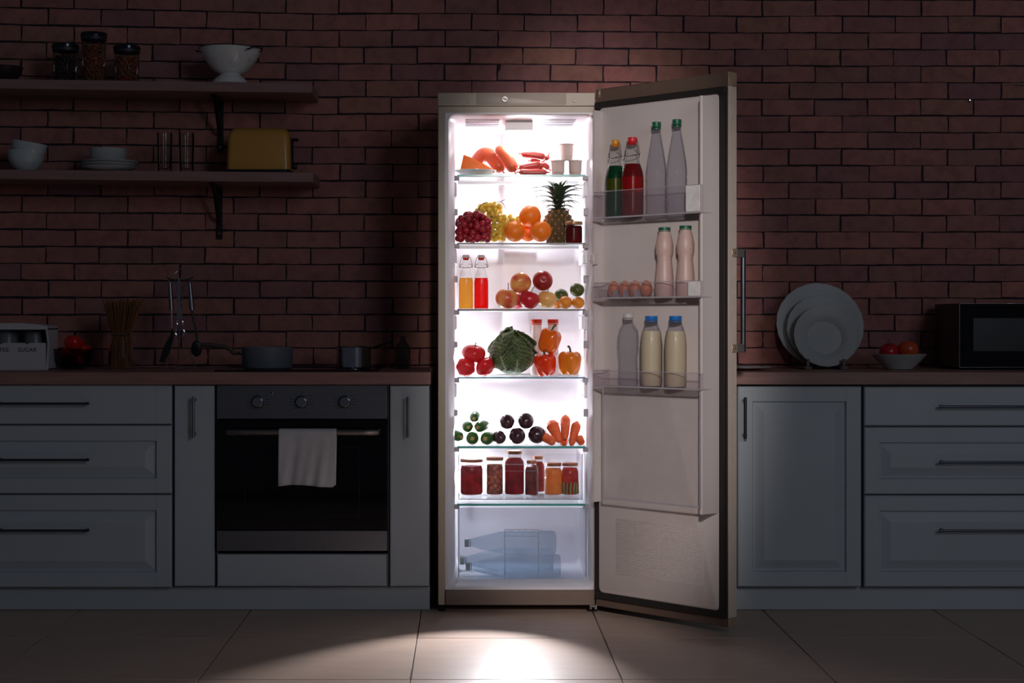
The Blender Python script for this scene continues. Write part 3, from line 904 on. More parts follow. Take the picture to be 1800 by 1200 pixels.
def swing_bottle(label, loc, h, w, fill_mat, fill, cap_top, cap_low, band=None, rot=0.0, group=None):
    """square swing-top bottle: glass, filling, stopper with wire bail"""
    t = thing('swing_top_bottle', label, 'bottle', loc, (0, 0, rot), group)
    r = w / 2
    prof = [(r * 0.9, 0), (r, h * 0.02), (r, h * 0.50), (r * 0.93, h * 0.57), (r * 0.66, h * 0.68), (r * 0.47, h * 0.77), (r * 0.43, h * 0.86), (r * 0.52, h * 0.865), (r * 0.52, h * 0.895), (r * 0.42, h * 0.90), (r * 0.42, h * 0.92)]
    MB().lathe(prof, 32, sq=0.45, cap1=False).build('bottle_glass', M_LGLASS, t)
    def prof_r(z):
        for (r0, z0), (r1, z1) in zip(prof, prof[1:]):
            if z0 <= z <= z1: return r0 + (r1 - r0) * (z - z0) / max(z1 - z0, 1e-6)
        return r
    fl = h * fill
    zs = [h * 0.012] + [h * 0.03 + (fl - h * 0.03) * i / 10 for i in range(11)]
    MB().lathe([(prof_r(z) * 0.965, z) for z in zs], 32, sq=0.45).build('drink', fill_mat, t)
    if band:
        za, zb, bm_ = band
        MB().lathe([(prof_r(z) * 0.98, z) for z in (h * za, h * (za + zb) / 2, h * zb)], 32, sq=0.45).build('drink_layer', bm_, t)
    st = MB().lathe([(r * 0.46, h * 0.945), (r * 0.48, h * 0.96), (r * 0.48, h * 0.99), (r * 0.40, h)], 20).build('stopper', cap_top, t)
    MB().lathe([(r * 0.30, h * 0.905), (r * 0.42, h * 0.92), (r * 0.46, h * 0.945)], 20).build('seal', cap_low, st)
    w_ = 0.0011
    for sx in (-1, 1):
        pts = bez([(0, 0, h * 0.965), (sx * r * 0.55, 0, h * 0.96), (sx * r * 0.78, 0, h * 0.87), (sx * r * 0.92, 0, h * 0.79), (sx * r * 0.86, 0, h * 0.765)], 6)
        MB().tube(pts, w_, 6).build('wire_bail', M_WIRE, t)
        pts = bez([(sx * r * 0.88, 0, h * 0.775), (sx * r * 0.75, -r * 0.1, h * 0.80), (sx * r * 0.70, -r * 0.3, h * 0.825), (sx * r * 0.50, -r * 0.45, h * 0.83)], 6)
        MB().tube(pts, w_, 6).build('wire_bail', M_WIRE, t)
    MB().tube([(r * 0.9 * math.cos(a), -r * 0.55 * math.sin(a), h * (0.785 - 0.025 * math.sin(a))) for a in [math.pi * i / 14 for i in range(15)]], w_, 6).build('wire_loop', M_WIRE, t)
    return t

def plain_bottle(label, loc, prof, body_mat, cap_mat, cap_r, cap_h, rot=(0, 0, 0), group=None, drink=None, drink_mat=None, name='plastic_bottle', ridges=None):
    t = thing(name, label, 'bottle', loc, rot, group)
    if ridges:
        q = []
        for (r0, z0), (r1, z1) in zip(prof, prof[1:]):
            n = max(1, int((z1 - z0) / 0.004))
            for i in range(n):
                z = z0 + (z1 - z0) * i / n
                k = sum(1 for zc in ridges if abs(z - zc) < 0.003)
                q.append(((r0 + (r1 - r0) * i / n) * (1 - 0.05 * min(k, 1)), z))
        q.append(prof[-1])
        pr = q
    else:
        pr = prof
    MB().lathe(pr, 28, cap1=False).build('bottle_body', body_mat, t)
    H_ = prof[-1][1]
    if drink:
        zs = [0.004 + (drink - 0.004) * i / 14 for i in range(15)]
        def rr(z):
            for (r0, z0), (r1, z1) in zip(prof, prof[1:]):
                if z0 <= z <= z1: return r0 + (r1 - r0) * (z - z0) / max(z1 - z0, 1e-6)
            return prof[-1][0]
        MB().lathe([(rr(z) * 0.955, z) for z in zs], 28).build('drink', drink_mat, t)
    cb = MB()
    R = []
    seg = 40
    for z, f in ((H_ - cap_h * 0.75, 0.98), (H_ - cap_h * 0.70, 1.0), (H_ + cap_h * 0.18, 1.0), (H_ + cap_h * 0.25, 0.93)):
        R.append([Vector((cap_r * f * (1 + 0.02 * (i % 2)) * math.cos(2 * math.pi * i / seg), cap_r * f * (1 + 0.02 * (i % 2)) * math.sin(2 * math.pi * i / seg), z)) for i in range(seg)])
    cb.rings(R).build('cap', cap_mat, t)
    MB().lathe([(cap_r * 0.92, H_ - cap_h * 1.15), (cap_r * 1.03, H_ - cap_h * 1.12), (cap_r * 1.03, H_ - cap_h * 0.95), (cap_r * 0.92, H_ - cap_h * 0.92)], 28).build('cap_ring', cap_mat if cap_mat is not M_CAPB else M_CAPB, t)
    return t

def jar(name, label, loc, r, h, fill_mat, fill, lid_mat, lid_r=None, neck=0.8, group=None, lid_h=0.010, extra=None):
    t = thing(name, label, 'jar', loc, (0, 0, 0), group)
    lid_r = lid_r or r * neck * 1.12
    hb = h - lid_h
    prof = [(r * 0.86, 0), (r * 0.97, h * 0.03), (r, h * 0.08), (r, h * 0.70), (r * 0.95, h * 0.76), (r * neck, h * 0.84), (r * neck, hb)]
    MB().lathe(prof, 28, cap1=False).build('jar_glass', M_LGLASS, t)
    zs = [h * 0.02, h * 0.05] + [h * 0.08 + (h * fill - h * 0.08) * i / 8 for i in range(9)]
    def rr(z):
        for (r0, z0), (r1, z1) in zip(prof, prof[1:]):
            if z0 <= z <= z1: return r0 + (r1 - r0) * (z - z0) / max(z1 - z0, 1e-6)
        return r * neck
    MB().lathe([(rr(z) * 0.96, z) for z in zs], 28).build('contents', fill_mat, t)
    MB().lathe([(lid_r, hb - 0.002), (lid_r * 1.02, hb), (lid_r * 1.02, h - 0.002), (lid_r * 0.96, h)], 32).build('lid', lid_mat, t)
    return t

DI = 5.87                                        # usual depth of the food on the refrigerator shelves
def on(k, px, d=DI, dz=0.0006): return Vector((X(px, d), d, SZ[k] + dz))

# ------------------------------------------------------------------ fruit and vegetables
M_STEM = pbr('fruit_stem', (70, 52, 34), 0.8)
M_GSTEM = pbr('green_stem', (74, 92, 40), 0.7)
def fruit_mat(name, c1, c2, scale=6, lo=0.42, hi=0.6, rough=0.3, stretch=(1, 1, 0.5), sss=0.25, bmp=0.0, bscale=300, translucent=0.0):
    if name in MATS: return MATS[name]
    return pbr(name, c1, rough, col2=c2, vscale=scale, stretch=stretch, sss=sss, rad=(1.0, 0.35, 0.15), sscale=0.012, bmp=bmp, bscale=bscale, translucent=translucent)

def apple_mesh(r, mat, dim=0.25, ribs=0, ribamp=0.0, squash=0.9, low=0.12, nu=28, nv=20):
    def fn(u, v):
        th = math.pi * v                          # 0 bottom .. pi top
        R = math.sin(th)
        z = -math.cos(th) * squash
        if th > math.pi * 0.5: z -= dim * math.exp(-(R / 0.33) ** 2)
        else: z += low * math.exp(-(R / 0.3) ** 2)
        taper = 1 - 0.10 * (1 - v) ** 2
        k = 1 + ribamp * math.cos(ribs * u) * R if ribs else 1
        return Vector((r * R * taper * k * math.cos(u), r * R * taper * k * math.sin(u), r * z))
    return MB().surf(fn, nu, nv).mesh('skin', mat)

def round_fruit(name, label, cat, c, r, mat, rot=(0, 0, 0), group=None, stem=True, stem_len=0.5, stem_mat=None, **kw):
    o = obj(name, apple_mesh(r, mat, **kw), None, c, rot)
    tag(o, label, cat, group)
    if stem:
        sq_, dm = kw.get('squash', 0.9), kw.get('dim', 0.25)
        z0 = r * (sq_ - dm)
        MB().tube(bez([(0, 0, z0 - 0.001), (r * 0.03, 0, z0 + r * stem_len * 0.5), (r * 0.12, 0, z0 + r * stem_len)], 4), [0.0014] * 8 + [0.002], 6).build('stem', stem_mat or M_STEM, o)
    return o

def orange(label, px, py, d, rpx, mat):
    r = rpx * U(d)
    random.seed(int(px))
    o = obj('orange', apple_mesh(r, mat, dim=0.03, low=0.02, squash=0.97), None, P(px, py, d), (random.uniform(-1, 1), random.uniform(-1, 1), 0))
    tag(o, label, 'orange', 'oranges on the second shelf')
    MB().lathe([(r * 0.09, r * 0.935), (r * 0.07, r * 0.955), (0, r * 0.958)], 8).build('stem_scar', M_GSTEM, o)
    return o

# --- top shelf: cheese on plate, sausages, frankfurters, yogurt cups
def lathe_thing(name, label, cat, prof, mat, loc, rot=(0, 0, 0), seg=48, group=None, cap1=False, cap0=True):
    o = MB().lathe(prof, seg, cap1=cap1, cap0=cap0).build(name, mat, None, loc, rot)
    return tag(o, label, cat, group)
d = 5.85
rp = 36.5 * U(d)
pl = lathe_thing('plate', 'small white plate under the orange cheese wedge', 'plate', [(rp * 0.45, 0), (rp * 0.5, 0.0015), (rp * 0.72, 0.006), (rp, 0.0195), (rp * 1.0, 0.021), (rp * 0.98, 0.0212), (rp * 0.7, 0.009), (rp * 0.45, 0.005), (0, 0.005)], M_WHITE, on(1, 836.5, d))
zb = SZ[1] + 0.0125
poly = [(815.0, 266), (808.5, 295.0), (870, 296.5), (866, 290.5), (852, 283), (838, 276), (826, 270)]
base_py = 296.5
mb = MB()
zoff = zb - Z(base_py, d)
mb.prism([(X(a, d) - X(840, d), Z(b, d) + zoff - zb) for a, b in poly], -0.03, 0.03, 0.002)
o = mb.build('cheese_wedge', pbr('orange_cheese', (244, 140, 44), 0.45, vary=0.06, vscale=20, bmp=0.15, bscale=60, sss=0.4, rad=(1, .5, .15), sscale=0.03, translucent=0.25), None, (X(840, d), d, zb + 0.001))
tag(o, 'orange cheese wedge lying on the small white plate', 'cheese')

M_SAUS = pbr('sausage_skin', (214, 100, 66), 0.32, vary=0.06, vscale=25, sss=0.35, rad=(1, .3, .2), sscale=0.02, bmp=0.03)
def sausage(name, label, pts, rpx, d, mat, group, knots=True):
    k = U(d)
    base = P(*pts[0][:2], d)
    path = bez([P(a, b, d + (dd if dd else 0)) - base for a, b, dd in pts], 8)
    n = len(path)
    r = rpx * k
    rs = []
    L = [0]
    for i in range(1, n): L.append(L[-1] + (path[i] - path[i - 1]).length)
    for i in range(n):
        e = min(L[i], L[-1] - L[i]) / (r * 1.1)
        rs.append(r * math.sqrt(max(0.03, 1 - max(0, 1 - e) ** 2)))
    o = MB().tube(path, rs, 18).build(name, mat, None, base)
    tag(o, label, 'sausage', group)
    if knots:
        kn = pbr('casing_end', (206, 92, 70), 0.4)
        for a, b in ((path[0], path[1]), (path[-1], path[-2])):
            v = (a - b).normalized()
            MB().tube([a - v * 0.002, a + v * 0.004, a + v * 0.009], [0.0035, 0.0022, 0.0048], 8).build('casing_end', kn, o)
    return o
sausage('thick_sausage', 'thick curved cooked sausage nearest the cheese wedge', [(836, 294, 0.07), (841, 281, 0.055), (850, 272, 0.045), (862, 274, 0.04), (873, 287, 0.03), (884, 301, 0.02)], 12.5, 5.88, M_SAUS, 'thick sausages on the top shelf')
sausage('thick_sausage', 'thick sausage leaning upright in front of the curved one', [(873, 269, 0.03), (880, 266, 0.02), (889, 274, 0.012), (897, 287, 0.006), (905, 302, 0.0)], 11.0, 5.86, M_SAUS, 'thick sausages on the top shelf')
M_FRANK = pbr('frankfurter_skin', (196, 78, 72), 0.3, vary=0.07, vscale=30, sss=0.3, rad=(1, .3, .2), sscale=0.015)
fk = 'frankfurters on the top shelf'
sausage('frankfurter', 'short frankfurter on top of the frankfurter pile', [(916, 270, 0), (938, 272.5, 0), (959, 276, 0)], 6.4, 5.86, M_FRANK, fk)
sausage('frankfurter', 'frankfurter tip pointing down below the topmost frankfurter', [(958, 281, 0.02), (962, 277, 0.02), (964, 273, 0.02)], 4.2, 5.86, M_FRANK, fk)
sausage('frankfurter', 'frankfurter seen end-on in the middle of the frankfurter pile', [(933, 282, 0.0), (941, 281, 0.01), (950, 283, 0.02)], 5.0, 5.88, M_FRANK, fk)
sausage('frankfurter', 'slightly raised frankfurter in the second row of the pile', [(912, 296, 0), (930, 292, 0), (952, 288.5, 0)], 6.8, 5.84, M_FRANK, fk)
sausage('frankfurter', 'lowest frankfurter lying flat along the shelf edge', [(912, 302.5, 0), (936, 303, 0), (962, 303, 0)], 5.8, 5.82, M_FRANK, fk)
sausage('frankfurter', 'frankfurter in the pile with its end against the yogurt cups', [(945, 291, 0.05), (957, 290, 0.03), (965, 297, 0.02)], 5.0, 5.86, M_FRANK, fk)
sausage('frankfurter', 'frankfurter hidden behind the lower rows of the pile', [(915, 291, 0.05), (930, 296, 0.05), (958, 301, 0.05)], 5.4, 5.86, M_FRANK, fk)

M_CUP = pbr('yogurt_cup', (214, 196, 188), 0.45, vary=0.03, translucent=0.25)
M_FOIL = pbr('cup_foil', (224, 212, 206), 0.35)
def yogurt(label, px, z, d=5.86):
    t = thing('yogurt_cup', label, 'yogurt cup', (X(px, d), d, z), group='yogurt cups on the top shelf')
    k = U(d)
    hh = 28.5 * k
    R = [(9.8 * k, 0), (10.4 * k, 0.002), (10.6 * k, hh * 0.22), (11.4 * k, hh * 0.25), (12.0 * k, hh * 0.93)]
    MB().lathe(R, 28).build('cup', M_CUP, t)
    MB().lathe([(12.0 * k, hh * 0.925), (13.8 * k, hh * 0.95), (13.9 * k, hh * 0.985), (13.2 * k, hh), (0, hh)], 28).build('foil_lid', M_FOIL, t)
    return hh
hh = yogurt('white yogurt cup in the bottom row, nearest the frankfurters', 980.5, SZ[1] + 0.0006)
yogurt('white yogurt cup in the bottom row, nearest the hinge side wall', 1011, SZ[1] + 0.0006)
yogurt('white yogurt cup standing on top of two others', 995.5, SZ[1] + 0.0012 + hh)

# --- second shelf: grapes, oranges, pineapple, jam
def grape_bunch(label, group_seed, pts_fn, r, mat, n, stems, loc, name='grape_bunch'):
    t = thing(name, label, 'grapes', loc)
    random.seed(group_seed)
    gm = [MB().ball((0, 0, 0), r * f, 2, (1, 1, 1.12)).mesh('grape', mat) for f in (0.9, 1.0, 1.08)]
    placed = []
    tries = 0
    while len(placed) < n and tries < 30000:
        tries += 1
        p = pts_fn(random)
        if p is None: continue
        p = Vector(p)
        if all((p - q).length > r * 1.55 for q in placed):
            placed.append(p)
            obj('grape', random.choice(gm), t, p, (random.uniform(-.8, .8), random.uniform(-.8, .8), 0))
    for s in stems:
        MB().tube(bez([Vector(a) for a in s], 6), 0.0013, 6).build('stem', M_STEM, t)
    return t
M_REDG = pbr('red_grape', (186, 44, 54), 0.3, col2=(118, 26, 48), vscale=30, sss=0.35, rad=(1, .2, .2), sscale=0.01, translucent=0.2)
M_GRNG = pbr('white_grape', (240, 216, 96), 0.3, col2=(216, 180, 74), vscale=30, sss=0.4, rad=(1, .8, .2), sscale=0.012, translucent=0.35)
kd = U(5.83)
base_r = Vector((X(829, 5.83), 5.83, SZ[2]))
def red_pts(rn):
    x = rn.uniform(805.5, 858); y = rn.uniform(370, 420)
    top = 408 - 36 * math.sqrt(max(0, 1 - ((x - 832) / 34) ** 2)) if abs(x - 832) < 34 else 999
    if y < top + 4: return None
    f = (y - top) / (420 - top + 0.01)
    return (X(x, 5.83) - base_r.x, rn.uniform(-0.03 - 0.02 * f, 0.03), Z(y, 5.83) - base_r.z)
rs = lambda px, py, dy=0.0: Vector((X(px, 5.83), 5.83 + dy, Z(py, 5.83))) - base_r
grape_bunch('bunch of large red grapes at the end of the second shelf', 11, red_pts, 6.6 * kd, M_REDG, 70,
            [[rs(825, 392, -.05), rs(838, 374, -.05), rs(846, 362, -.05), rs(856, 356.5, -.045)], [rs(818, 392, -.05), rs(822, 378, -.05), rs(818, 374, -.05)]], base_r)
base_g = Vector((X(868, 5.90), 5.90, SZ[2]))
def grn_pts(rn):
    x = rn.uniform(836, 914); y = rn.uniform(352, 422)
    if x < 880: top = 378 - 26 * math.sqrt(max(0, 1 - ((x - 860) / 26) ** 2)) if abs(x - 860) < 26 else 378
    else: top = 371 + (x - 880) * 0.35
    if y < top + 3: return None
    if x > 895 and y > 395: return None
    return (X(x, 5.90) - base_g.x, rn.uniform(-0.045, 0.03), Z(y, 5.90) - base_g.z)
gs = lambda px, py, dy=0.0: Vector((X(px, 5.90), 5.90 + dy, Z(py, 5.90))) - base_g
grape_bunch('bunch of small yellow-green grapes beside the oranges', 12, grn_pts, 4.5 * U(5.9), M_GRNG, 150,
            [[gs(873, 357, -.03), gs(880, 355, -.03), gs(888, 351.5, -.03)], [gs(880, 356, -.03), gs(885, 360, -.03), gs(889, 370, -.03)]], base_g)
M_ORG = pbr('orange_peel', (255, 138, 24), 0.38, vary=0.04, vscale=20, sss=0.5, rad=(1, .45, .12), sscale=0.03, bmp=0.25, bscale=420, translucent=0.12)
orange('orange balanced on top of the other oranges', 932, 380, 5.87, 20.3, M_ORG)
orange('orange in the bottom row touching the yellow-green grapes', 904.5, 407, 5.84, 18.8, M_ORG)
orange('orange in the bottom row next to the pineapple', 950.5, 406.6, 5.84, 19.3, M_ORG)
orange('orange hidden behind the three front oranges', 928, 407.5, 5.93, 17.5, M_ORG)

def pineapple():
    d = 5.93
    k = U(d)
    t = thing('pineapple', 'whole ripe pineapple with a dark green leafy crown', 'pineapple', on(2, 981, d))
    hb, rb = 62 * k, 28 * k
    def rad(v): return rb * (math.sin(math.pi * (0.12 + 0.80 * v)) ** 0.55)
    MB().lathe([(rad(i / 14) * 0.95, hb * i / 14) for i in range(15)], 28).build('body', pbr('pineapple_rind', (96, 74, 30), 0.7, col2=(52, 44, 22), vscale=60, bmp=0.5, bscale=120), t)
    m1 = pbr('pineapple_eye', (116, 88, 42), 0.55, col2=(56, 60, 32), vscale=70, bmp=0.4, bscale=150)
    m2 = pbr('pineapple_eye_tip', (206, 136, 104), 0.6)
    e = 0.0085
    em = MB()
    ring0 = [Vector((e * math.cos(a) * 1.0, e * math.sin(a) * 1.15, 0)) for a in [math.pi / 3 * i for i in range(6)]]
    ring1 = [p * 0.62 + Vector((0, 0, 0.0045)) for p in ring0]
    ring2 = [p * 0.2 + Vector((0, 0, 0.0055)) for p in ring0]
    em.rings([ring0, ring1, ring2], cap0=False)
    em = em.mesh('eye', m1, True, 30)
    tm = MB().lathe([(0.0034, 0.0042), (0.0026, 0.0068), (0.0, 0.0100)], 6).mesh('eye_spike', m2)
    rows = 8
    for j in range(rows):
        v = 0.06 + 0.86 * j / (rows - 1)
        n = 14 if 0.15 < v < 0.85 else 10
        for i in range(n):
            a = 2 * math.pi * (i + 0.5 * (j % 2)) / n
            r0 = rad(v) * 0.95
            slope = (rad(min(1, v + 0.05)) - rad(max(0, v - 0.05))) / (0.1 * hb)
            nrm = Vector((math.cos(a), math.sin(a), -slope)).normalized()
            q = nrm.to_track_quat('Z', 'Y').to_euler()
            ey = obj('eye', em, t, Vector((r0 * math.cos(a), r0 * math.sin(a), hb * v)) - nrm * 0.0012, q)
            if a > math.pi: obj('eye_spike', tm, ey)
    # crown
    random.seed(8)
    lm = [pbr('pineapple_leaf_a', (62, 84, 54), 0.5, col2=(40, 56, 42), vscale=40, stretch=(1, 1, 0.3)), pbr('pineapple_leaf_b', (86, 92, 70), 0.5, col2=(52, 64, 48), vscale=40, stretch=(1, 1, 0.3))]
    def leaf(L, W, curl, mat):
        n = 9
        R = []
        for i in range(n + 1):
            s = i / n
            a = curl * s * s
            x = L * (s * math.cos(a * 0.5) * 0.0 + math.sin(curl * s) / max(curl, 0.01) * 0.0)
            # arc that leaves upward then bends outward
            ang = curl * s
            z = L / curl * math.sin(ang)
            x = L / curl * (1 - math.cos(ang))
            w = W * (1 - s) ** 0.75 * (0.75 + 0.5 * min(1, s * 4) * 0.5)
            dn = Vector((math.cos(ang), 0, -math.sin(ang)))
            c0 = Vector((x, 0, z))
            R.append([c0 + Vector((0, -w, 0)) + dn * -w * 0.35, c0 + dn * 0.0012, c0 + Vector((0, w, 0)) + dn * -w * 0.35, c0 - dn * 0.0006])
        return MB().rings(R).mesh('crown_leaf', mat, True, 60)
    kinds = {}
    def put(L, W, curl, tilt, az, z, mi):
        key = (round(L, 3), round(curl, 1), mi)
        if key not in kinds: kinds[key] = leaf(L, W, curl, lm[mi])
        obj('crown_leaf', kinds[key], t, (0.006 * math.cos(az), 0.006 * math.sin(az), z), (0, tilt, az))
    #        z,     n, L,     tilt, curl, width
    for j, (z, n, L, tilt, curl, wd) in enumerate(((0.000, 9, 0.040, 0.85, 1.5, 0.0075), (0.008, 9, 0.055, 0.75, 1.6, 0.008), (0.016, 9, 0.068, 0.62, 1.6, 0.0085), (0.024, 9, 0.085, 0.50, 1.5, 0.009),
                                                   (0.034, 9, 0.105, 0.42, 1.5, 0.010), (0.044, 8, 0.112, 0.36, 1.6, 0.011), (0.050, 6, 0.060, 0.18, 0.7, 0.011), (0.056, 4, 0.046, 0.06, 0.4, 0.011))):
        for i in range(n):
            az = 2 * math.pi * (i + 0.37 * j) / n + random.uniform(-.15, .15)
            put(L * random.choice((0.95, 1.08, 1.18)), wd * 1.5, curl, tilt, az, hb * 0.965 + z, random.choice((0, 0, 1)))
pineapple()
jar('jam_jar', 'jar of dark red jam in front of the pineapple', on(2, 1008.5, 5.83), 15.3 * U(5.83), 38.5 * U(5.83), liquid('jam', (150, 22, 26), 0.12, col2=(110, 14, 22)), 0.80, pbr('lid_gold', (190, 150, 110), 0.35, 0.6), neck=0.88)

# --- third shelf: two swing-top bottles, apples, citrus
M_ORJ = liquid('orange_juice', (255, 208, 108), 0.0, 0.02)
M_RDJ = liquid('red_juice', (255, 52, 44), 0.0, 0.03)
M_CERW = pbr('stopper_ceramic', (206, 196, 190), 0.35)
M_SEALR = pbr('seal_red', (236, 42, 30), 0.45, translucent=0.3)
kk = U(5.85)
swing_bottle('swing-top bottle of orange juice on the third shelf', on(3, 819.0, 5.85), 95 * kk, 25.3 * kk, M_ORJ, 0.575, M_CERW, M_SEALR, group='swing-top juice bottles')
swing_bottle('swing-top bottle of red juice on the third shelf', on(3, 846.0, 5.85), 95 * kk, 25.3 * kk, M_RDJ, 0.575, M_CERW, M_SEALR, group='swing-top juice bottles')
def apple_mat(name, a, b, s=7): return fruit_mat(name, a, b, s, stretch=(1, 1, 0.4), sss=0.25)
ga = 'apples on the third shelf'
def ap(label, px, py, d, rpx, m, rot, **kw):
    return round_fruit('apple', label, 'apple', P(px, py, d), rpx * U(d), m, rot, ga, **kw)
M_APY = apple_mat('apple_red_yellow', (208, 46, 44), (238, 188, 104), 24)
M_APR = apple_mat('apple_red', (196, 30, 40), (168, 22, 36), 14)
M_APP = apple_mat('apple_pale', (236, 188, 112), (226, 160, 88), 12)
ap('red and yellow apple stacked on top, its blossom end facing front', 915, 497, 5.87, 19.5, M_APY, (2.0, 0.25, 0.4), stem=False)
ap('dark red apple stacked on top, beside the blossom-end apple', 954, 493, 5.87, 18.4, apple_mat('apple_deep_red', (172, 34, 34), (128, 26, 30), 14), (-1.8, 0.3, 0), stem=False)
ap('red and cream apple in the bottom row nearest the red juice', 890.5, 525, 5.85, 20.6, M_APY, (0.12, -0.1, 2.2), stem_len=0.7)
ap('plain red apple in the middle of the bottom row', 930, 526.5, 5.85, 18.4, M_APR, (0.05, 0.3, 0), stem_len=0.8)
ap('pale yellow apple in the bottom row nearest the mandarins', 961, 526, 5.87, 17.6, M_APP, (0.1, 0.1, 1.0), stem_len=0.6)
ap('red apple mostly hidden behind the bottom row', 909, 526, 5.97, 18.0, M_APR, (0.3, 0.2, 0), stem_len=0.9)
M_LIME = pbr('lime_peel', (84, 92, 30), 0.4, col2=(60, 72, 24), vscale=30, sss=0.3, rad=(.6, 1, .2), sscale=0.01, bmp=0.2, bscale=420)
M_MAND = pbr('mandarin_peel', (240, 158, 50), 0.4, col2=(232, 134, 38), vscale=20, sss=0.45, rad=(1, .5, .12), sscale=0.02, bmp=0.25, bscale=420, translucent=0.1)
cg = 'citrus fruit on the third shelf'
for lab, nm, px, py, dd, rp_, m in (('green lime resting behind the mandarins', 'lime', 986.5, 519, 5.91, 12.6, M_LIME), ('green lime stacked highest above the mandarins', 'lime', 1014.3, 509.5, 5.88, 13.1, M_LIME),
                                    ('pale mandarin in front, next to the pale apple', 'mandarin', 994, 531.5, 5.85, 12.2, M_MAND), ('bright orange mandarin below the highest lime', 'mandarin', 1016.3, 532, 5.85, 11.4, M_MAND),
                                    ('yellow mandarin half hidden behind the pale apple', 'mandarin', 981, 533.5, 5.93, 9.5, M_MAND)):
    o = obj(nm, apple_mesh(rp_ * U(dd), m, dim=0.07, low=0.03, squash=0.92), None, P(px, py, dd), (0.3, 0.2, 0)); tag(o, lab, nm, cg)
    rr = rp_ * U(dd)
    MB().lathe([(rr * 0.1, rr * 0.85), (rr * 0.08, rr * 0.875), (0, rr * 0.88)], 8).build('stem_scar', M_GSTEM, o)

# --- fourth shelf: tomatoes, cabbage, peppers, yogurt bottles
M_TOM = fruit_mat('tomato_skin', (216, 36, 40), (190, 26, 36), 9, rough=0.18, sss=0.4)
def tomato(label, px, py, d, rpx, rot, group, ribs=7, amp=0.05, squash=0.78):
    r = rpx * U(d)
    o = obj('tomato', apple_mesh(r, M_TOM, dim=0.22, low=0.1, ribs=ribs, ribamp=amp, squash=squash), None, P(px, py, d), rot)
    tag(o, label, 'tomato', group)
    cal = MB()
    z0 = r * (squash - 0.17)
    for i in range(5):
        a = 2 * math.pi * i / 5
        u = Vector((math.cos(a), math.sin(a), 0))
        cal.tube([Vector((0, 0, z0)), u * r * 0.16 + Vector((0, 0, z0 + r * 0.10)), u * r * 0.34 + Vector((0, 0, z0 + r * 0.17))], [r * 0.05, r * 0.05, r * 0.008], 6, flat=0.3)
    cal.build('calyx', M_GSTEM, o)
    MB().tube([(0, 0, z0), (r * 0.05, 0, z0 + r * 0.35)], [r * 0.06, r * 0.045], 7).build('stem', M_GSTEM, o)
    return o
gt = 'tomatoes on the fourth shelf'
tomato('ribbed tomato stacked on top of the other two', 833, 621.4, 5.86, 21.5, (0.15, 0.1, 0.3), gt)
tomato('tomato in the bottom row at the shelf end', 818.5, 645.2, 5.85, 17.6, (-1.1, 0.5, 0), gt)
tomato('tomato in the bottom row touching the cabbage', 853, 644.6, 5.85, 18.0, (-0.9, -0.4, 0.5), gt)

def savoy_mat():
    m, nt, out = nodes_of('savoy_leaf')
    p = nt.nodes.new('ShaderNodeBsdfPrincipled')
    v = coord(nt)
    at = nt.nodes.new('ShaderNodeAttribute'); at.attribute_name = 'vein'
    vo = nt.nodes.new('ShaderNodeTexVoronoi'); vo.feature = 'DISTANCE_TO_EDGE'; vo.inputs['Scale'].default_value = 130
    nt.links.new(v, vo.inputs['Vector'])
    n = noise_node(nt, v, 25, 4)
    c = ramp(nt, n.outputs['Fac'], [(0.3, lin((46, 66, 34))), (0.7, lin((84, 104, 54)))])
    net = ramp(nt, vo.outputs['Distance'], [(0.0, (0.5, 0.5, 0.5)), (0.12, (0, 0, 0))])
    c = mixc(nt, net, c, lin((134, 150, 96)))
    c = mixc(nt, at.outputs['Fac'], c, lin((206, 216, 172)))
    nt.links.new(c, p.inputs['Base Color'])
    p.inputs['Roughness'].default_value = 0.5
    nt.links.new(bump(nt, vo.outputs['Distance'], 0.9, 0.004), p.inputs['Normal'])
    tr = nt.nodes.new('ShaderNodeBsdfTranslucent'); nt.links.new(c, tr.inputs[0])
    mx = nt.nodes.new('ShaderNodeMixShader'); mx.inputs[0].default_value = 0.3
    nt.links.new(p.outputs[0], mx.inputs[1]); nt.links.new(tr.outputs[0], mx.inputs[2])
    nt.links.new(mx.outputs[0], out.inputs['Surface'])
    return m
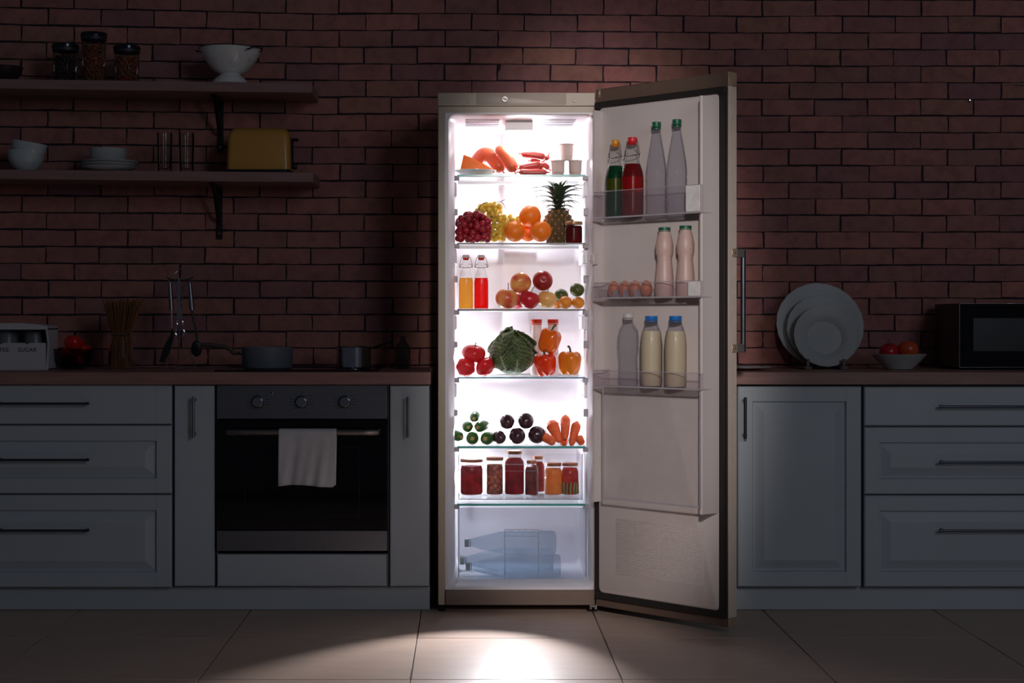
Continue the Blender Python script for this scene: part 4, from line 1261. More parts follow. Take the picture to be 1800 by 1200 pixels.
def cabbage():
    d = 5.89
    k = U(d)
    R0 = 39 * k
    t = thing('savoy_cabbage', 'large dark green savoy cabbage with wrinkled leaves', 'cabbage', on(4, 901, d, 0.001))
    C = Vector((0, 0, R0 * 0.98))
    M_SAV = savoy_mat()
    def fn(u, v):
        th = math.pi * v
        p = Vector((math.sin(th) * math.cos(u), math.sin(th) * math.sin(u), -math.cos(th)))
        return C + p * (R0 * 0.95 * (1 + 0.03 * noise.noise(p * 3)))
    MB().surf(fn, 32, 20).build('head', M_SAV, t)
    random.seed(5)
    def leaf(stemdir, updir, size, R, flare, twist):
        """leaf wrapping the head: base at stemdir, growing towards updir"""
        b = Vector(stemdir).normalized(); u = Vector(updir); u = (u - b * u.dot(b)).normalized(); s = u.cross(b).normalized()
        n = 36
        verts, faces, vein = [], [], []
        for j in range(n + 1):
            tt = j / n
            wid = size * 0.95 * math.sin(math.pi * (0.10 + 0.83 * tt)) ** 0.7
            for i in range(n + 1):
                q = i / n * 2 - 1
                a = tt * size * 1.75                 # angle along the midrib
                w = q * wid
                dirv = (b * math.cos(a) + u * math.sin(a)).normalized()
                dirv = (dirv * math.cos(w) + s * math.sin(w)).normalized()
                edge = max(abs(q) ** 6, max(0, tt - 0.8) / 0.2 * 0.9)
                rad = R * (1 + flare * edge * (0.5 + 0.9 * noise.noise(Vector((q * 4 + twist, tt * 4, twist)))) + 0.02 * noise.noise(Vector((q * 9, tt * 9, twist))))
                mid = math.exp(-(q * wid / 0.035) ** 2) * (1 - tt * 0.6)
                side = 0.0
                ph = (tt * 7.5 - abs(q) * 2.4)
                f = abs((ph % 1.0) - 0.5)
                side = math.exp(-((0.5 - f) / 0.07) ** 2) * (1 - abs(q) * 0.6) * 0.7
                vn = min(1, mid + side)
                rad += R * 0.018 * vn
                verts.append(C + dirv * rad)
                vein.append(vn)
        for j in range(n):
            for i in range(n):
                a0 = j * (n + 1) + i
                faces.append((a0, a0 + 1, a0 + n + 2, a0 + n + 1))
        me = bpy.data.meshes.new('leaf')
        me.from_pydata([tuple(v) for v in verts], [], faces)
        at = me.attributes.new('vein', 'FLOAT', 'POINT')
        at.data.foreach_set('value', vein)
        me.materials.append(M_SAV)
        me.shade_smooth()
        o = obj('leaf', me, t)
        so = o.modifiers.new('thickness', 'SOLIDIFY'); so.thickness = 0.0012
    leaf((0.1, -0.55, -0.85), (0.15, -0.5, 1), 1.0, R0 * 0.99, 0.03, 1)
    leaf((-0.6, -0.45, -0.75), (-0.35, -0.6, 1), 0.95, R0 * 1.01, 0.20, 2)
    leaf((0.75, -0.3, -0.6), (0.4, -0.5, 1), 0.95, R0 * 1.005, 0.05, 3)
    leaf((-0.95, -0.1, -0.1), (0.2, -0.35, 1), 0.95, R0 * 1.03, 0.26, 4)
    leaf((0.3, 0.8, 0.2), (0.0, -0.7, 1), 0.95, R0 * 1.04, 0.22, 5)
    leaf((0.9, 0.35, 0.1), (-0.2, -0.5, 1), 0.85, R0 * 1.02, 0.16, 6)
    leaf((-0.3, -0.72, -0.72), (-0.3, -0.1, 1), 0.62, R0 * 1.035, 0.04, 7)
cabbage()

def pepper(label, px, py, d, wpx, hpx, mat, rot, group, stemdir=1):
    k = U(d)
    w, h = wpx * k / 2, hpx * k
    def fn(u, t_):
        v = (1 - math.cos(math.pi * t_)) / 2
        sv = 2 * v - 1
        prof = max(0.0, 1 - abs(sv) ** 3.0) ** 0.5 * (0.74 + 0.30 * v - 0.04 * v * v)
        lob = 1 + (0.085 * math.cos(4 * u + 0.6) + 0.03 * math.cos(2 * u)) * (0.5 + 0.5 * abs(sv))
        zz = sv * h / 2
        c = math.exp(-((prof / 0.38) ** 2))
        if v > 0.5: zz += -c * h * 0.14 + 0.05 * h * math.cos(4 * u + 0.6) * (1 - c) * (v - 0.5) * 2 * (1 if prof > 0 else 0)
        else: zz += c * h * 0.10 - 0.06 * h * math.cos(4 * u + 0.6) * (1 - c) * (0.5 - v) * 2
        return Vector((w * 1.02 * prof * lob * math.cos(u), w * 1.02 * prof * lob * math.sin(u), zz))
    o = obj('bell_pepper', MB().surf(fn, 48, 28).mesh('skin', mat, True, 180), None, P(px, py, d), rot)
    tag(o, label, 'pepper', group)
    z0 = h * 0.36
    MB().tube(bez([(0, 0, z0), (0.001 * stemdir, 0, z0 + h * 0.12), (-0.003 * stemdir, 0, z0 + h * 0.27), (-0.009 * stemdir, 0, z0 + h * 0.31)], 6), [0.0075] * 2 + [0.005] * 4 + [0.0038] * 8 + [0.0044] * 5, 8).build('stem', pbr('pepper_stem', (70, 78, 36), 0.6), o)
    return o
gp = 'bell peppers on the fourth shelf'
pm = lambda n, a, b: pbr(n, a, 0.16, col2=b, vscale=10, sss=0.35, rad=(1, .4, .1), sscale=0.02, coat=0.3, translucent=0.12)
pepper('orange bell pepper balanced tilted on top of the red one', 965.5, 600.2, 5.86, 41, 46, pm('pepper_orange', (240, 116, 24), (228, 96, 18)), (0.05, 0.28, 0.5), gp, -1)
pepper('red-orange bell pepper at the bottom below the tilted one', 959, 641.3, 5.85, 40, 42, pm('pepper_red', (238, 68, 22), (226, 50, 18)), (0, -0.12, 0.2), gp, 1)
pepper('amber bell pepper standing upright at the shelf end', 1001.5, 638.6, 5.85, 42, 45, pm('pepper_amber', (244, 146, 36), (236, 124, 28)), (0, 0.03, 0.35), gp, 1)
M_YB = pbr('yogurt_bottle_white', (236, 226, 224), 0.4, translucent=0.35)
for lab, px in (('white drinking yogurt bottle with red cap beside the cabbage', 943), ('white drinking yogurt bottle with red cap behind the tilted pepper', 972)):
    k = U(5.98)
    Hh = 98 * k
    plain_bottle(lab, on(4, px, 5.98), [(9.5 * k, 0), (10.5 * k, 0.004), (10.5 * k, Hh * 0.4), (9.2 * k, Hh * 0.48), (10 * k, Hh * 0.58), (10 * k, Hh * 0.72), (8.6 * k, Hh * 0.86), (8.6 * k, Hh * 0.98)], M_YB, M_CAPR, 9.4 * k, 0.0145, group='yogurt bottles on the fourth shelf', name='yogurt_bottle')

# --- fifth shelf: cucumbers, aubergines, carrots
M_CUC = pbr('cucumber_skin', (74, 124, 56), 0.3, col2=(38, 84, 34), vscale=28, stretch=(1, 1, 0.25), sss=0.2, rad=(.5, 1, .3), sscale=0.01)
M_CUCEND = pbr('cucumber_cut', (206, 170, 116), 0.6, col2=(168, 116, 66), vscale=80)
def cucumber(label, px, py, d, rpx, rot):
    py -= 1.3
    r = rpx * 1.1 * U(d)
    L = 0.085
    prof = [(r * 0.28, 0), (r * 0.62, 0.004), (r * 0.88, 0.012), (r, 0.024), (r * 0.97, 0.055), (r * 0.75, 0.074), (r * 0.4, 0.082), (0, L)]
    Mx = Matrix.Rotation(-math.pi / 2, 4, 'X')       # lies along +y, stem end at the front
    o = MB().lathe(prof, 24, Mx).build('small_cucumber', M_CUC, None, P(px, py, d), rot)
    tag(o, label, 'cucumber', 'small cucumbers on the fifth shelf')
    MB().lathe([(r * 0.26, -0.0015), (r * 0.36, 0.0012), (r * 0.38, 0.002)], 9, Mx).build('stem_end', M_CUCEND, o)
    MB().tube([(0, 0.001, 0), (r * 0.1, -0.004, -r * 0.15)], [r * 0.16, r * 0.12], 6).build('stem', M_CUCEND, o)
for a in (('small green cucumber at the very top of its pile', 833, 737, 5.85, 8.0, (0.15, 0, -0.1)), ('small green cucumber in the middle row nearest the wall', 823.5, 752, 5.83, 8.8, (0, 0, 0.1)),
          ('small green cucumber in the middle row nearest the aubergines', 838.8, 753, 5.83, 8.8, (0.1, 0, -0.45)), ('small green cucumber in the bottom row tilted against the wall', 811.5, 769.5, 5.83, 8.4, (0.12, 0.3, 0.6)),
          ('small green cucumber in the centre of the bottom row', 830.5, 772, 5.81, 10.3, (0, 0, 0)), ('small green cucumber in the bottom row nearest the aubergines', 852.5, 772.5, 5.81, 10.4, (0, 0, -0.25))):
    cucumber(*a)
M_AUB = pbr('aubergine_skin', (76, 44, 52), 0.18, col2=(48, 28, 36), vscale=14, coat=0.5)
M_AUBS = pbr('blossom_scar', (132, 98, 62), 0.7)
def aubergine(label, px, py, d, rpx, rot):
    py -= 1.6
    r = rpx * 1.06 * U(d)
    L = 0.13
    prof = [(0, 0), (r * 0.45, 0.003), (r * 0.80, 0.011), (r * 0.97, 0.024), (r, 0.034), (r * 0.88, 0.065), (r * 0.62, 0.10), (r * 0.45, 0.12), (0, L)]
    Mx = Matrix.Rotation(-math.pi / 2, 4, 'X')
    o = MB().lathe(prof, 26, Mx).build('aubergine', M_AUB, None, P(px, py, d), rot)
    tag(o, label, 'aubergine', 'aubergines on the fifth shelf')
    MB().lathe([(0.0028, -0.0004), (0.0024, 0.001)], 8, Mx).build('blossom_scar', M_AUBS, o)
    MB().lathe([(r * 0.5, 0.112), (r * 0.55, 0.116), (r * 0.3, 0.128), (0.004, 0.134), (0.0035, 0.15)], 10, Mx).build('calyx', M_GSTEM, o)
for a in (('dark aubergine on top of the pile, nearer the cucumbers', 894, 743.5, 5.83, 12.8, (0.0, 0, 0.15)), ('dark aubergine on top of the pile, nearer the carrots', 923.5, 742, 5.83, 13.6, (0.0, 0, -0.1)),
          ('smaller dark aubergine in the bottom row nearest the cucumbers', 881.5, 771, 5.81, 11.4, (0, 0, 0.25)), ('dark aubergine in the centre of the bottom row', 909.5, 768.5, 5.81, 14.0, (0.0, 0, 0.0)),
          ('glossy dark aubergine in the bottom row touching the carrots', 939.5, 766.5, 5.83, 14.8, (0, 0, -0.3))):
    aubergine(*a)
M_CAR = pbr('carrot_skin', (238, 116, 66), 0.5, col2=(222, 92, 46), vscale=26, stretch=(1, 1, 2.5), sss=0.3, rad=(1, .4, .2), sscale=0.015, bmp=0.35, bscale=70)
def carrot(label, p0, p1, r0, r1, d, dd=0.0):
    a, b = P(*p0, d + dd), P(*p1, d)
    k = U(d)
    base = a
    n = 14
    path = [(b - a) * (i / n) for i in range(n + 1)]
    rs = []
    for i in range(n + 1):
        s = i / n
        rr = r0 + (r1 - r0) * s
        e = min(1, math.sqrt(min(1, s * 5)) if s < 0.2 else 1) * (math.sqrt(max(0.1, (1 - s) * 8)) if s > 0.875 else 1)
        rs.append(rr * k * (0.35 + 0.65 * e) * (1 + 0.035 * math.sin(i * 2.4 + p0[0])))
    o = MB().tube(path, rs, 16).build('carrot', M_CAR, None, base)
    tag(o, label, 'carrot', 'carrots on the fifth shelf')
    v = (a - b).normalized()
    MB().tube([-v * 0.001, v * 0.003], [r0 * k * 0.32, r0 * k * 0.22], 8).build('crown_end', pbr('carrot_crown', (150, 104, 56), 0.8), o)
for a in (('wide carrot leaning upright nearest the aubergines', (968, 741), (984, 776), 12.5, 6.5, 5.84, 0.05), ('tallest pale carrot standing in the middle', (994, 731), (993, 772), 9.8, 6.0, 5.84, 0.05),
          ('slim carrot leaning upright nearest the hinge side wall', (1014.5, 742), (1004, 782), 9.5, 5.5, 5.83, 0.04), ('short carrot lying low beside the glossy aubergine', (955, 766), (974, 778), 9.0, 6.8, 5.82, 0.03),
          ('carrot tip peeking out under the tallest carrot', (990, 768), (991, 779), 7.0, 6.5, 5.86, 0.05), ('short carrot lying in the shelf corner', (1016, 768), (1024, 780), 8.5, 5.5, 5.83, 0.02)):
    carrot(*a)

# --- tray: preserve jars
M_LIDO = pbr('jar_lid_copper', (176, 112, 78), 0.35, 0.4)
ZTR = Z(877, 5.775) + 0.0035
def tj(px): return Vector((X(px, 5.90), 5.90, ZTR))
kj = U(5.90)
jar('preserve_jar', 'wide jar of dark red preserve at the tray end', tj(829), 20.3 * kj, 63 * kj, liquid('pre_red', (172, 42, 44), 0.02, col2=(116, 30, 34), vscale=30), 0.80, M_LIDO, neck=0.86)
jar('preserve_jar', 'jar of pickled brown mushrooms in the clear tray', tj(869.5), 14.8 * kj, 66 * kj, liquid('pre_mush', (214, 146, 108), 0.06, col2=(126, 76, 56), voro=70), 0.80, M_LIDO, neck=0.90)
jar('preserve_jar', 'tall jar of dark red beets in the clear tray', tj(904.3), 17.3 * kj, 77 * kj, liquid('pre_beet', (168, 34, 48), 0.05, col2=(120, 24, 38), vscale=26), 0.84, M_LIDO, neck=0.66)
jar('preserve_jar', 'narrow jar of brown-red sauce beside the tall beet jar', Vector((X(934.5, 5.88), 5.88, ZTR)), 11.5 * kj, 61 * kj, liquid('pre_sauce', (176, 86, 66), 0.12, col2=(118, 66, 52), vscale=30), 0.80, M_LIDO, neck=0.66)
jar('preserve_jar', 'jar of dark red sauce standing behind the narrow jar', Vector((X(945.5, 5.99), 5.99, ZTR)), 12.0 * kj, 64 * kj, liquid('pre_dark', (180, 78, 66), 0.12, col2=(130, 50, 46), vscale=30), 0.84, M_LIDO, neck=0.66)
jar('preserve_jar', 'jar of yellow-orange honey in the clear tray', tj(972.5), 15.6 * kj, 56 * kj, liquid('pre_honey', (230, 164, 82), 0.12, col2=(214, 144, 64), vscale=20), 0.82, M_LIDO, neck=0.80)
t = jar('preserve_jar', 'jar of red peppers and cucumber spears at the tray end', tj(1002), 15.2 * kj, 56 * kj, liquid('pre_pepper', (228, 90, 58), 0.12, col2=(180, 58, 46), vscale=34), 0.84, M_LIDO, neck=0.80)

M_SPEAR = pbr('pickle_spear', (150, 158, 92), 0.5, col2=(112, 122, 66), vscale=60, stretch=(1, 1, 0.3))
for i in range(7):
    a = math.pi + math.pi * (i + 0.5) / 7
    rr = 15.2 * kj * 0.915
    MB().tube([(rr * math.cos(a), rr * math.sin(a), 0.004), (rr * math.cos(a), rr * math.sin(a), 0.026), (rr * math.cos(a + 0.06), rr * math.sin(a + 0.06), 0.046)], [0.0036, 0.0042, 0.003], 7).build('cucumber_spear', M_SPEAR, t)
# --- frosted drawer: three lying water bottles
ZDR = Z(1024, 5.775) + 0.004
def lying(label, px_cap, px_end, zc, d, rpx):
    k = U(d)
    L = (px_end - px_cap) * k
    r = rpx * k
    prof = [(r * 0.8, 0), (r * 0.97, 0.006), (r, 0.015), (r, L * 0.52), (r * 0.95, L * 0.58), (r * 0.55, L * 0.82), (r * 0.30, L * 0.93), (r * 0.28, L * 0.985)]
    return plain_bottle(label, (X(px_end, d), d, zc), prof, M_PETBLUE, M_CAPG, r * 0.36, 0.016, rot=(0, -math.pi / 2, 0), group='water bottles in the frosted drawer', ridges=[L * f for f in (0.12, 0.2, 0.28, 0.36, 0.44)])
k = U(5.88)
lying('water bottle lying on top of the other two in the frosted drawer', 816, 977, ZDR + 21.5 * k * 2.75, 5.90, 21)
lying('water bottle lying at the front bottom of the frosted drawer', 818, 985, ZDR + 21.8 * k, 5.84, 21.5)
lying('water bottle lying at the back bottom of the frosted drawer', 808, 972, ZDR + 23.8 * k, 5.96, 21.5)

# ------------------------------------------------------------------ things in the door bins
def dpos(px, k, v=0.055):
    p, u = DP(px, v)
    return Vector((p.x, p.y, BINZ[k][0] + 0.0026))
def dsz(px, v=0.055): return U(DP(px, v)[0].y)
M_GRJ = liquid('green_drink', (0, 104, 62), 0.10, 0.1)
M_GRY = liquid('green_yellow_drink', (128, 138, 30), 0.10, 0.1)
M_RD2 = liquid('dark_red_drink', (170, 16, 22), 0.10, 0.1)
M_RD3 = liquid('bright_red_drink', (236, 20, 20), 0.10, 0.05)
p = dpos(1081.5, 1); kk = dsz(1081.5)
swing_bottle('swing-top bottle of layered green drink in the top door bin', p, Z(246, p.y) - p.z, 31.5 * kk, M_GRJ, 0.665, pbr('stopper_orange', (240, 160, 40), 0.4), pbr('seal_orange', (230, 140, 40), 0.4), (0.34, 0.50, M_GRY), rot=dang)
p = dpos(1111.5, 1); kk = dsz(1111.5)
swing_bottle('swing-top bottle of layered red drink in the top door bin', p, Z(241.5, p.y) - p.z, 37 * kk, M_RD2, 0.665, pbr('stopper_red', (236, 40, 44), 0.4), pbr('seal_red2', (214, 30, 36), 0.4), (0.30, 0.50, M_RD3), rot=dang)
for px, top, lab in ((1154, 211, 'tall clear water bottle with green cap nearest the red drink'), (1190, 206.5, 'tall clear water bottle with green cap nearest the white end block')):
    p = dpos(px, 1); kk = dsz(px)
    Hh = Z(top + 6, p.y) - p.z
    r = 18.0 * kk
    plain_bottle(lab, p, [(r * 0.85, 0), (r, 0.006), (r, Hh * 0.46), (r * 0.93, Hh * 0.56), (r * 0.70, Hh * 0.72), (r * 0.44, Hh * 0.88), (r * 0.36, Hh * 0.92), (r * 0.36, Hh)], M_PET, M_CAPG, r * 0.44, 0.018, group='tall water bottles in the top door bin', ridges=[Hh * f for f in (0.1, 0.16, 0.22, 0.28, 0.34, 0.4)], name='water_bottle')
M_PINK = pbr('pink_yogurt_bottle', (222, 190, 180), 0.38, vary=0.02, translucent=0.1)
for px, top, lab in ((1168, 399, 'pale pink yogurt bottle with green cap nearest the eggs'), (1205, 396, 'pale pink yogurt bottle with green cap farther from the eggs')):
    p = dpos(px, 2); kk = dsz(px)
    Hh = Z(top + 2, p.y) - p.z
    r = 16.0 * kk
    plain_bottle(lab, p, [(r * 0.9, 0), (r * 1.03, 0.006), (r * 1.0, Hh * 0.28), (r * 0.84, Hh * 0.50), (r * 0.80, Hh * 0.525), (r * 0.86, Hh * 0.55), (r * 0.80, Hh * 0.575), (r * 0.97, Hh * 0.64), (r * 0.98, Hh * 0.76), (r * 0.80, Hh * 0.88), (r * 0.60, Hh * 0.95), (r * 0.60, Hh)], M_PINK, M_CAPG, r * 0.66, 0.010, group='pink yogurt bottles in the middle door bin', name='yogurt_bottle')
# egg holder and eggs
p0 = dpos(1110, 2)
eh = thing('egg_tray', 'clear ribbed egg tray in the middle door bin', 'egg tray', p0, (0, 0, dang))
uA, uB = DP(1064, 0.055)[1] - DP(1110, 0.055)[1], DP(1152, 0.055)[1] - DP(1110, 0.055)[1]
MB().box(uA, uB, -0.036, 0.025, 0.0, 0.0015).box(uA, uB, -0.0365, -0.035, 0.0, 0.030).box(uA, uB, 0.0235, 0.025, 0.0, 0.030).build('tray_shell', M_CLEAR, eh)
M_EGG = pbr('egg_shell', (206, 128, 98), 0.5, vary=0.05, vscale=60, sss=0.2, sscale=0.01)
for px in (1079, 1098, 1116, 1136):
    uu = DP(px, 0.055)[1] - DP(1110, 0.055)[1]
    if px > 1079:
        MB().box(uu - 0.0235, uu - 0.0215, -0.034, 0.022, 0.0015, 0.026, 0.0005).build('divider', M_EDGE, eh)
    pe, _ = DP(px, 0.058)
    def fn(u, v):
        th = math.pi * v
        q = math.sin(th) * (1 + 0.12 * math.cos(th))
        return Vector((0.0205 * q * math.cos(u), 0.0205 * q * math.sin(u), -0.028 * math.cos(th)))
    o = MB().surf(fn, 20, 14).build('egg', M_EGG, None, (pe.x, pe.y, BINZ[2][0] + 0.004 + 0.0285), (0, 0, 0))
    tag(o, {1079: 'brown egg in the door tray nearest the hinge', 1098: 'brown egg in the door tray, second from the hinge', 1116: 'brown egg in the door tray, third from the hinge', 1136: 'brown egg in the door tray next to the pink bottles'}[px], 'egg', 'eggs in the door')
p = dpos(1104.5, 3); kk = dsz(1104.5)
Hh = Z(553, p.y) - p.z
r = 18.5 * kk
plain_bottle('small empty-looking clear water bottle with white cap in the lowest door bin', p, [(r * 0.85, 0), (r * 0.95, 0.006), (r * 0.92, Hh * 0.2), (r * 0.86, Hh * 0.38), (r * 0.98, Hh * 0.5), (r, Hh * 0.66), (r * 0.92, Hh * 0.78), (r * 0.5, Hh * 0.88), (r * 0.42, Hh * 0.92), (r * 0.42, Hh)], M_PET, pbr('cap_white', (222, 216, 214), 0.4), r * 0.48, 0.014, name='water_bottle', ridges=[Hh * f for f in (0.12, 0.2, 0.28, 0.42, 0.5, 0.58, 0.66)])
M_MILK = pbr('milk', (236, 220, 180), 0.4, vary=0.02, translucent=0.12)
for px, lab in ((1145, 'milk bottle with blue cap nearest the clear water bottle'), (1187.5, 'milk bottle with blue cap nearest the free door edge')):
    p = dpos(px, 3); kk = dsz(px)
    Hh = Z(557, p.y) - p.z
    r = 19.5 * kk
    plain_bottle(lab, p, [(r * 0.85, 0), (r * 0.98, 0.006), (r, Hh * 0.3), (r, Hh * 0.62), (r * 0.88, Hh * 0.78), (r * 0.56, Hh * 0.92), (r * 0.52, Hh)], M_PET, M_CAPB, r * 0.56, 0.014, group='milk bottles in the lowest door bin', drink=Hh * 0.80, drink_mat=M_MILK, name='milk_bottle')

# ------------------------------------------------------------------ wall shelves on the left
DSH = 6.0
def wall_shelf(label, px_end, py_left, py_right, thick):
    z1 = Z(py_right, DSH); tilt = (Z(py_left, DSH) - Z(py_right, DSH)) / (X(px_end, DSH) - X(0, DSH))
    L = X(px_end, DSH) - X(-190, DSH)
    x1 = X(px_end, DSH)
    o = MB().box(-L, 0, 0, DW - 0.006 - DSH, -thick * U(DSH), 0, 0.0015).build('wall_shelf', M_SHELF, None, (x1, DSH, z1), (0, math.atan(tilt), 0))
    tag(o, label, 'shelf', 'brown wall shelves')
    return lambda px, d: z1 + tilt * (x1 - X(px, d)) , math.atan(tilt), o
zu, tu, _ = wall_shelf('upper brown wooden wall shelf carrying the colander', 548.5, 138.5, 146, 17)
zl, tl_, _ = wall_shelf('lower brown wooden wall shelf carrying the yellow toaster', 551, 297.5, 303, 17)
def bracket(label, px, ztop_fn, py_end):
    zt = ztop_fn(px, 6.1) - 17.4 * U(DSH)
    d1 = DW - 0.0055
    x = X(px, 6.25)
    t = thing('shelf_bracket', label, 'bracket', (x, d1, zt - 0.02), group='black iron shelf brackets')
    z_end = Z(py_end, 6.25) - (zt - 0.02)
    zt_ = 0.02
    w = 0.011
    MB().box(-w, w, -0.005, 0, z_end, zt_ - 0.002, 0.001).build('wall_strap', M_BLACK, t)
    MB().box(-w, w, -0.20, 0, zt_ - 0.006, zt_ - 0.001, 0.001).build('shelf_arm', M_BLACK, t)
    pts = bez([(0, -0.004, z_end * 0.62), (0, -0.05, z_end * 0.50), (0, -0.12, -0.02), (0, -0.17, zt_ - 0.006)], 6)
    MB().tube(pts, 0.007, 8).build('brace', M_BLACK, t)
    M = Matrix.Translation((0, -0.005, Z(py_end - 10, 6.25) - (zt - 0.02))) @ Matrix.Rotation(math.pi / 2, 4, 'X')
    MB().lathe([(0.0045, 0), (0.0035, 0.002), (0, 0.0025)], 12, M).build('screw', M_CHROME, t)
bracket('black iron bracket under the upper wall shelf', 387, zu, 268)
bracket('black iron bracket under the lower wall shelf', 385, zl, 420)

def storage_jar(label, px, w, py_top, mat, d=6.065, chunks=None):
    z = zu(px, d) + 0.0008
    r = w / 2 * U(d); h = Z(py_top, d) - z
    t = thing('storage_jar', label, 'jar', (X(px, d), d, z), group='glass storage jars on the upper shelf')
    hb = h * 0.80 if h < 0.15 else h * 0.84
    MB().lathe([(r * 0.90, 0), (r * 0.95, 0.004), (r * 0.95, hb), (r * 0.90, hb + 0.004)], 28, cap1=False).build('jar_glass', M_GLASS, t)
    random.seed(int(px))
    cm = [pbr('dry_a', (150, 84, 40), 0.7), pbr('dry_b', (120, 92, 50), 0.7), pbr('dry_c', (150, 60, 44), 0.7)] if chunks == 'pasta' else [pbr('dry_dark', (44, 38, 40), 0.6), pbr('dry_dark2', (66, 52, 50), 0.6)]
    # curls of pasta or dark dry pieces, each a small twisted tube
    me = []
    for m in cm:
        b = MB().tube([(0.009 * (s / 8 - 0.5) * 2, 0.003 * math.sin(s), 0.003 * math.cos(s)) for s in range(9)], [0.003] * 9, 6)
        me.append(b.mesh('dry_piece', m))
    n = 0
    lay = int((hb - 0.012) / 0.0085)
    for L in range(lay):
        for i in range(9):
            a = 2 * math.pi * i / 9 + L * 0.5
            rr = r * 0.68
            obj('dry_piece', random.choice(me), t, (rr * math.cos(a), rr * math.sin(a), 0.009 + L * 0.0085), (random.uniform(-.6, .6), random.uniform(-.9, .9), a + 1.57 + random.uniform(-.5, .5)))
    MB().lathe([(r * 0.96, hb + 0.0005), (r * 1.0, hb + 0.002), (r * 1.02, hb + (h - hb) * 0.5), (r * 0.98, hb + (h - hb) * 0.55)], 28).build('seal_ring', pbr('seal_dark', (40, 46, 56), 0.5), t)
    MB().lathe([(r * 1.02, hb + (h - hb) * 0.50), (r * 1.05, hb + (h - hb) * 0.55), (r * 1.05, h - 0.003), (r * 1.0, h)], 32).build('lid', pbr('jar_lid_steel', (70, 74, 84), 0.22, 0.9), t)
storage_jar('short glass jar of dark dry food with metal lid on upper shelf', 115, 45, 78.5, None)
storage_jar('tall glass jar of pasta with metal lid on upper shelf', 165, 44, 58.5, None, chunks='pasta')
storage_jar('short glass jar of pasta nearest the colander', 223, 45, 81.5, None, chunks='pasta')
# dark bowl at the end of the upper shelf
d = 6.10
r = 32 * U(d)
o = lathe_thing('dark_bowl', 'dark glazed bowl on the upper shelf at the picture edge', 'bowl', [(r * 0.5, 0), (r * 0.55, 0.003), (r * 0.9, 0.03), (r, 0.058), (r * 0.96, 0.058), (r * 0.85, 0.03), (r * 0.4, 0.007), (0, 0.006)], pbr('dark_glaze', (52, 40, 48), 0.3), (X(8, d), d, zu(8, d) + 0.0008))

def colander():
    d = 6.07
    k = U(d)
    px = 404.5
    t = thing('colander', 'white enamel footed colander with side handles', 'colander', (X(px, d), d, zu(px, d) + 0.0008), (0, tu, 0))
    R, hb = 54.5 * k, 62 * k
    z0 = 17 * k
    seg = 160
    prof = [(0.235 * R, z0), (0.34 * R, z0 + 0.002), (0.47 * R, z0 + 0.008), (0.61 * R, z0 + 0.022), (0.745 * R, z0 + 0.042), (0.86 * R, z0 + 0.062), (0.94 * R, z0 + 0.079), (0.985 * R, hb - 0.005), (R, hb)]
    pts = bez([(a, 0, b) for a, b in prof], 5)
    mb = MB()
    holes = []
    for cz, ca in ((0.072, -math.pi / 2 + 0.22), (0.072, -math.pi / 2 + 1.05), (0.072, -math.pi / 2 - 0.75), (0.072, math.pi / 2), (0.072, math.pi / 2 - 1), (0.072, math.pi / 2 + 1)):
        for rr, n in ((0.0, 1), (0.008, 6), (0.0155, 12)):
            for i in range(n):
                a = 2 * math.pi * i / n + rr * 40
                holes.append((cz + rr * math.sin(a), ca + rr * math.cos(a) / (0.80 * R)))
    # finer rows for the holes
    zs = []
    fine = []
    for a, b in zip(pts, pts[1:]): fine += [a, (a + b) / 2]
    fine.append(pts[-1])
    rows = [[mb.bm.verts.new((p.x * math.cos(2 * math.pi * i / seg), p.x * math.sin(2 * math.pi * i / seg), p.z)) for i in range(seg)] for p in fine]
    dead = set()
    for hz_, ha in holes:
        j = min(range(len(fine) - 1), key=lambda q: abs((fine[q].z + fine[q + 1].z) / 2 - hz_))
        i = int((ha % (2 * math.pi)) / (2 * math.pi) * seg) % seg
        dead.add((j, i))
    for j in range(len(fine) - 1):
        for i in range(seg):
            if (j, i) in dead: continue
            mb.bm.faces.new((rows[j][i], rows[j][(i + 1) % seg], rows[j + 1][(i + 1) % seg], rows[j + 1][i]))
    b = mb.build('bowl', M_WHITE, t)
    MB().tube([(R * math.cos(a), R * math.sin(a), hb) for a in [2 * math.pi * i / 64 for i in range(65)]], 0.0022, 8, cap=False).build('rim', pbr('enamel_rim_dark', (60, 62, 66), 0.3), b)
    MB().lathe([(0.60 * R, 0), (0.605 * R, 0.002), (0.54 * R, z0 * 0.4), (0.42 * R, z0 * 0.75), (0.34 * R, z0 * 0.93), (0.325 * R, z0 + 0.0015)], 48, cap1=False, cap0=False).build('foot', M_WHITE, t)
    for a0 in (-0.55, math.pi - 0.3):
        pts = []
        for i in range(17):
            s = i / 16
            a = a0 + (s - 0.5) * 0.72
            bulge = 0.022 * math.sin(math.pi * s)
            pts.append(((R * 0.985 + 0.003 + bulge) * math.cos(a), (R * 0.985 + 0.003 + bulge) * math.sin(a), hb - 0.016 + 0.016 * math.sin(math.pi * s)))
        MB().tube(pts, 0.0028, 8).build('handle', M_BLACK, t)
        for q in (pts[0], pts[-1]):
            MB().ball(q, 0.0055, 2, (1, 1, 0.6)).build('handle_mount', M_CHROME, t)
colander()

M_TUMB = glass('tumbler_glass', (248, 249, 250), 0.20, 0.0, rough=0.05, damp=1.0)
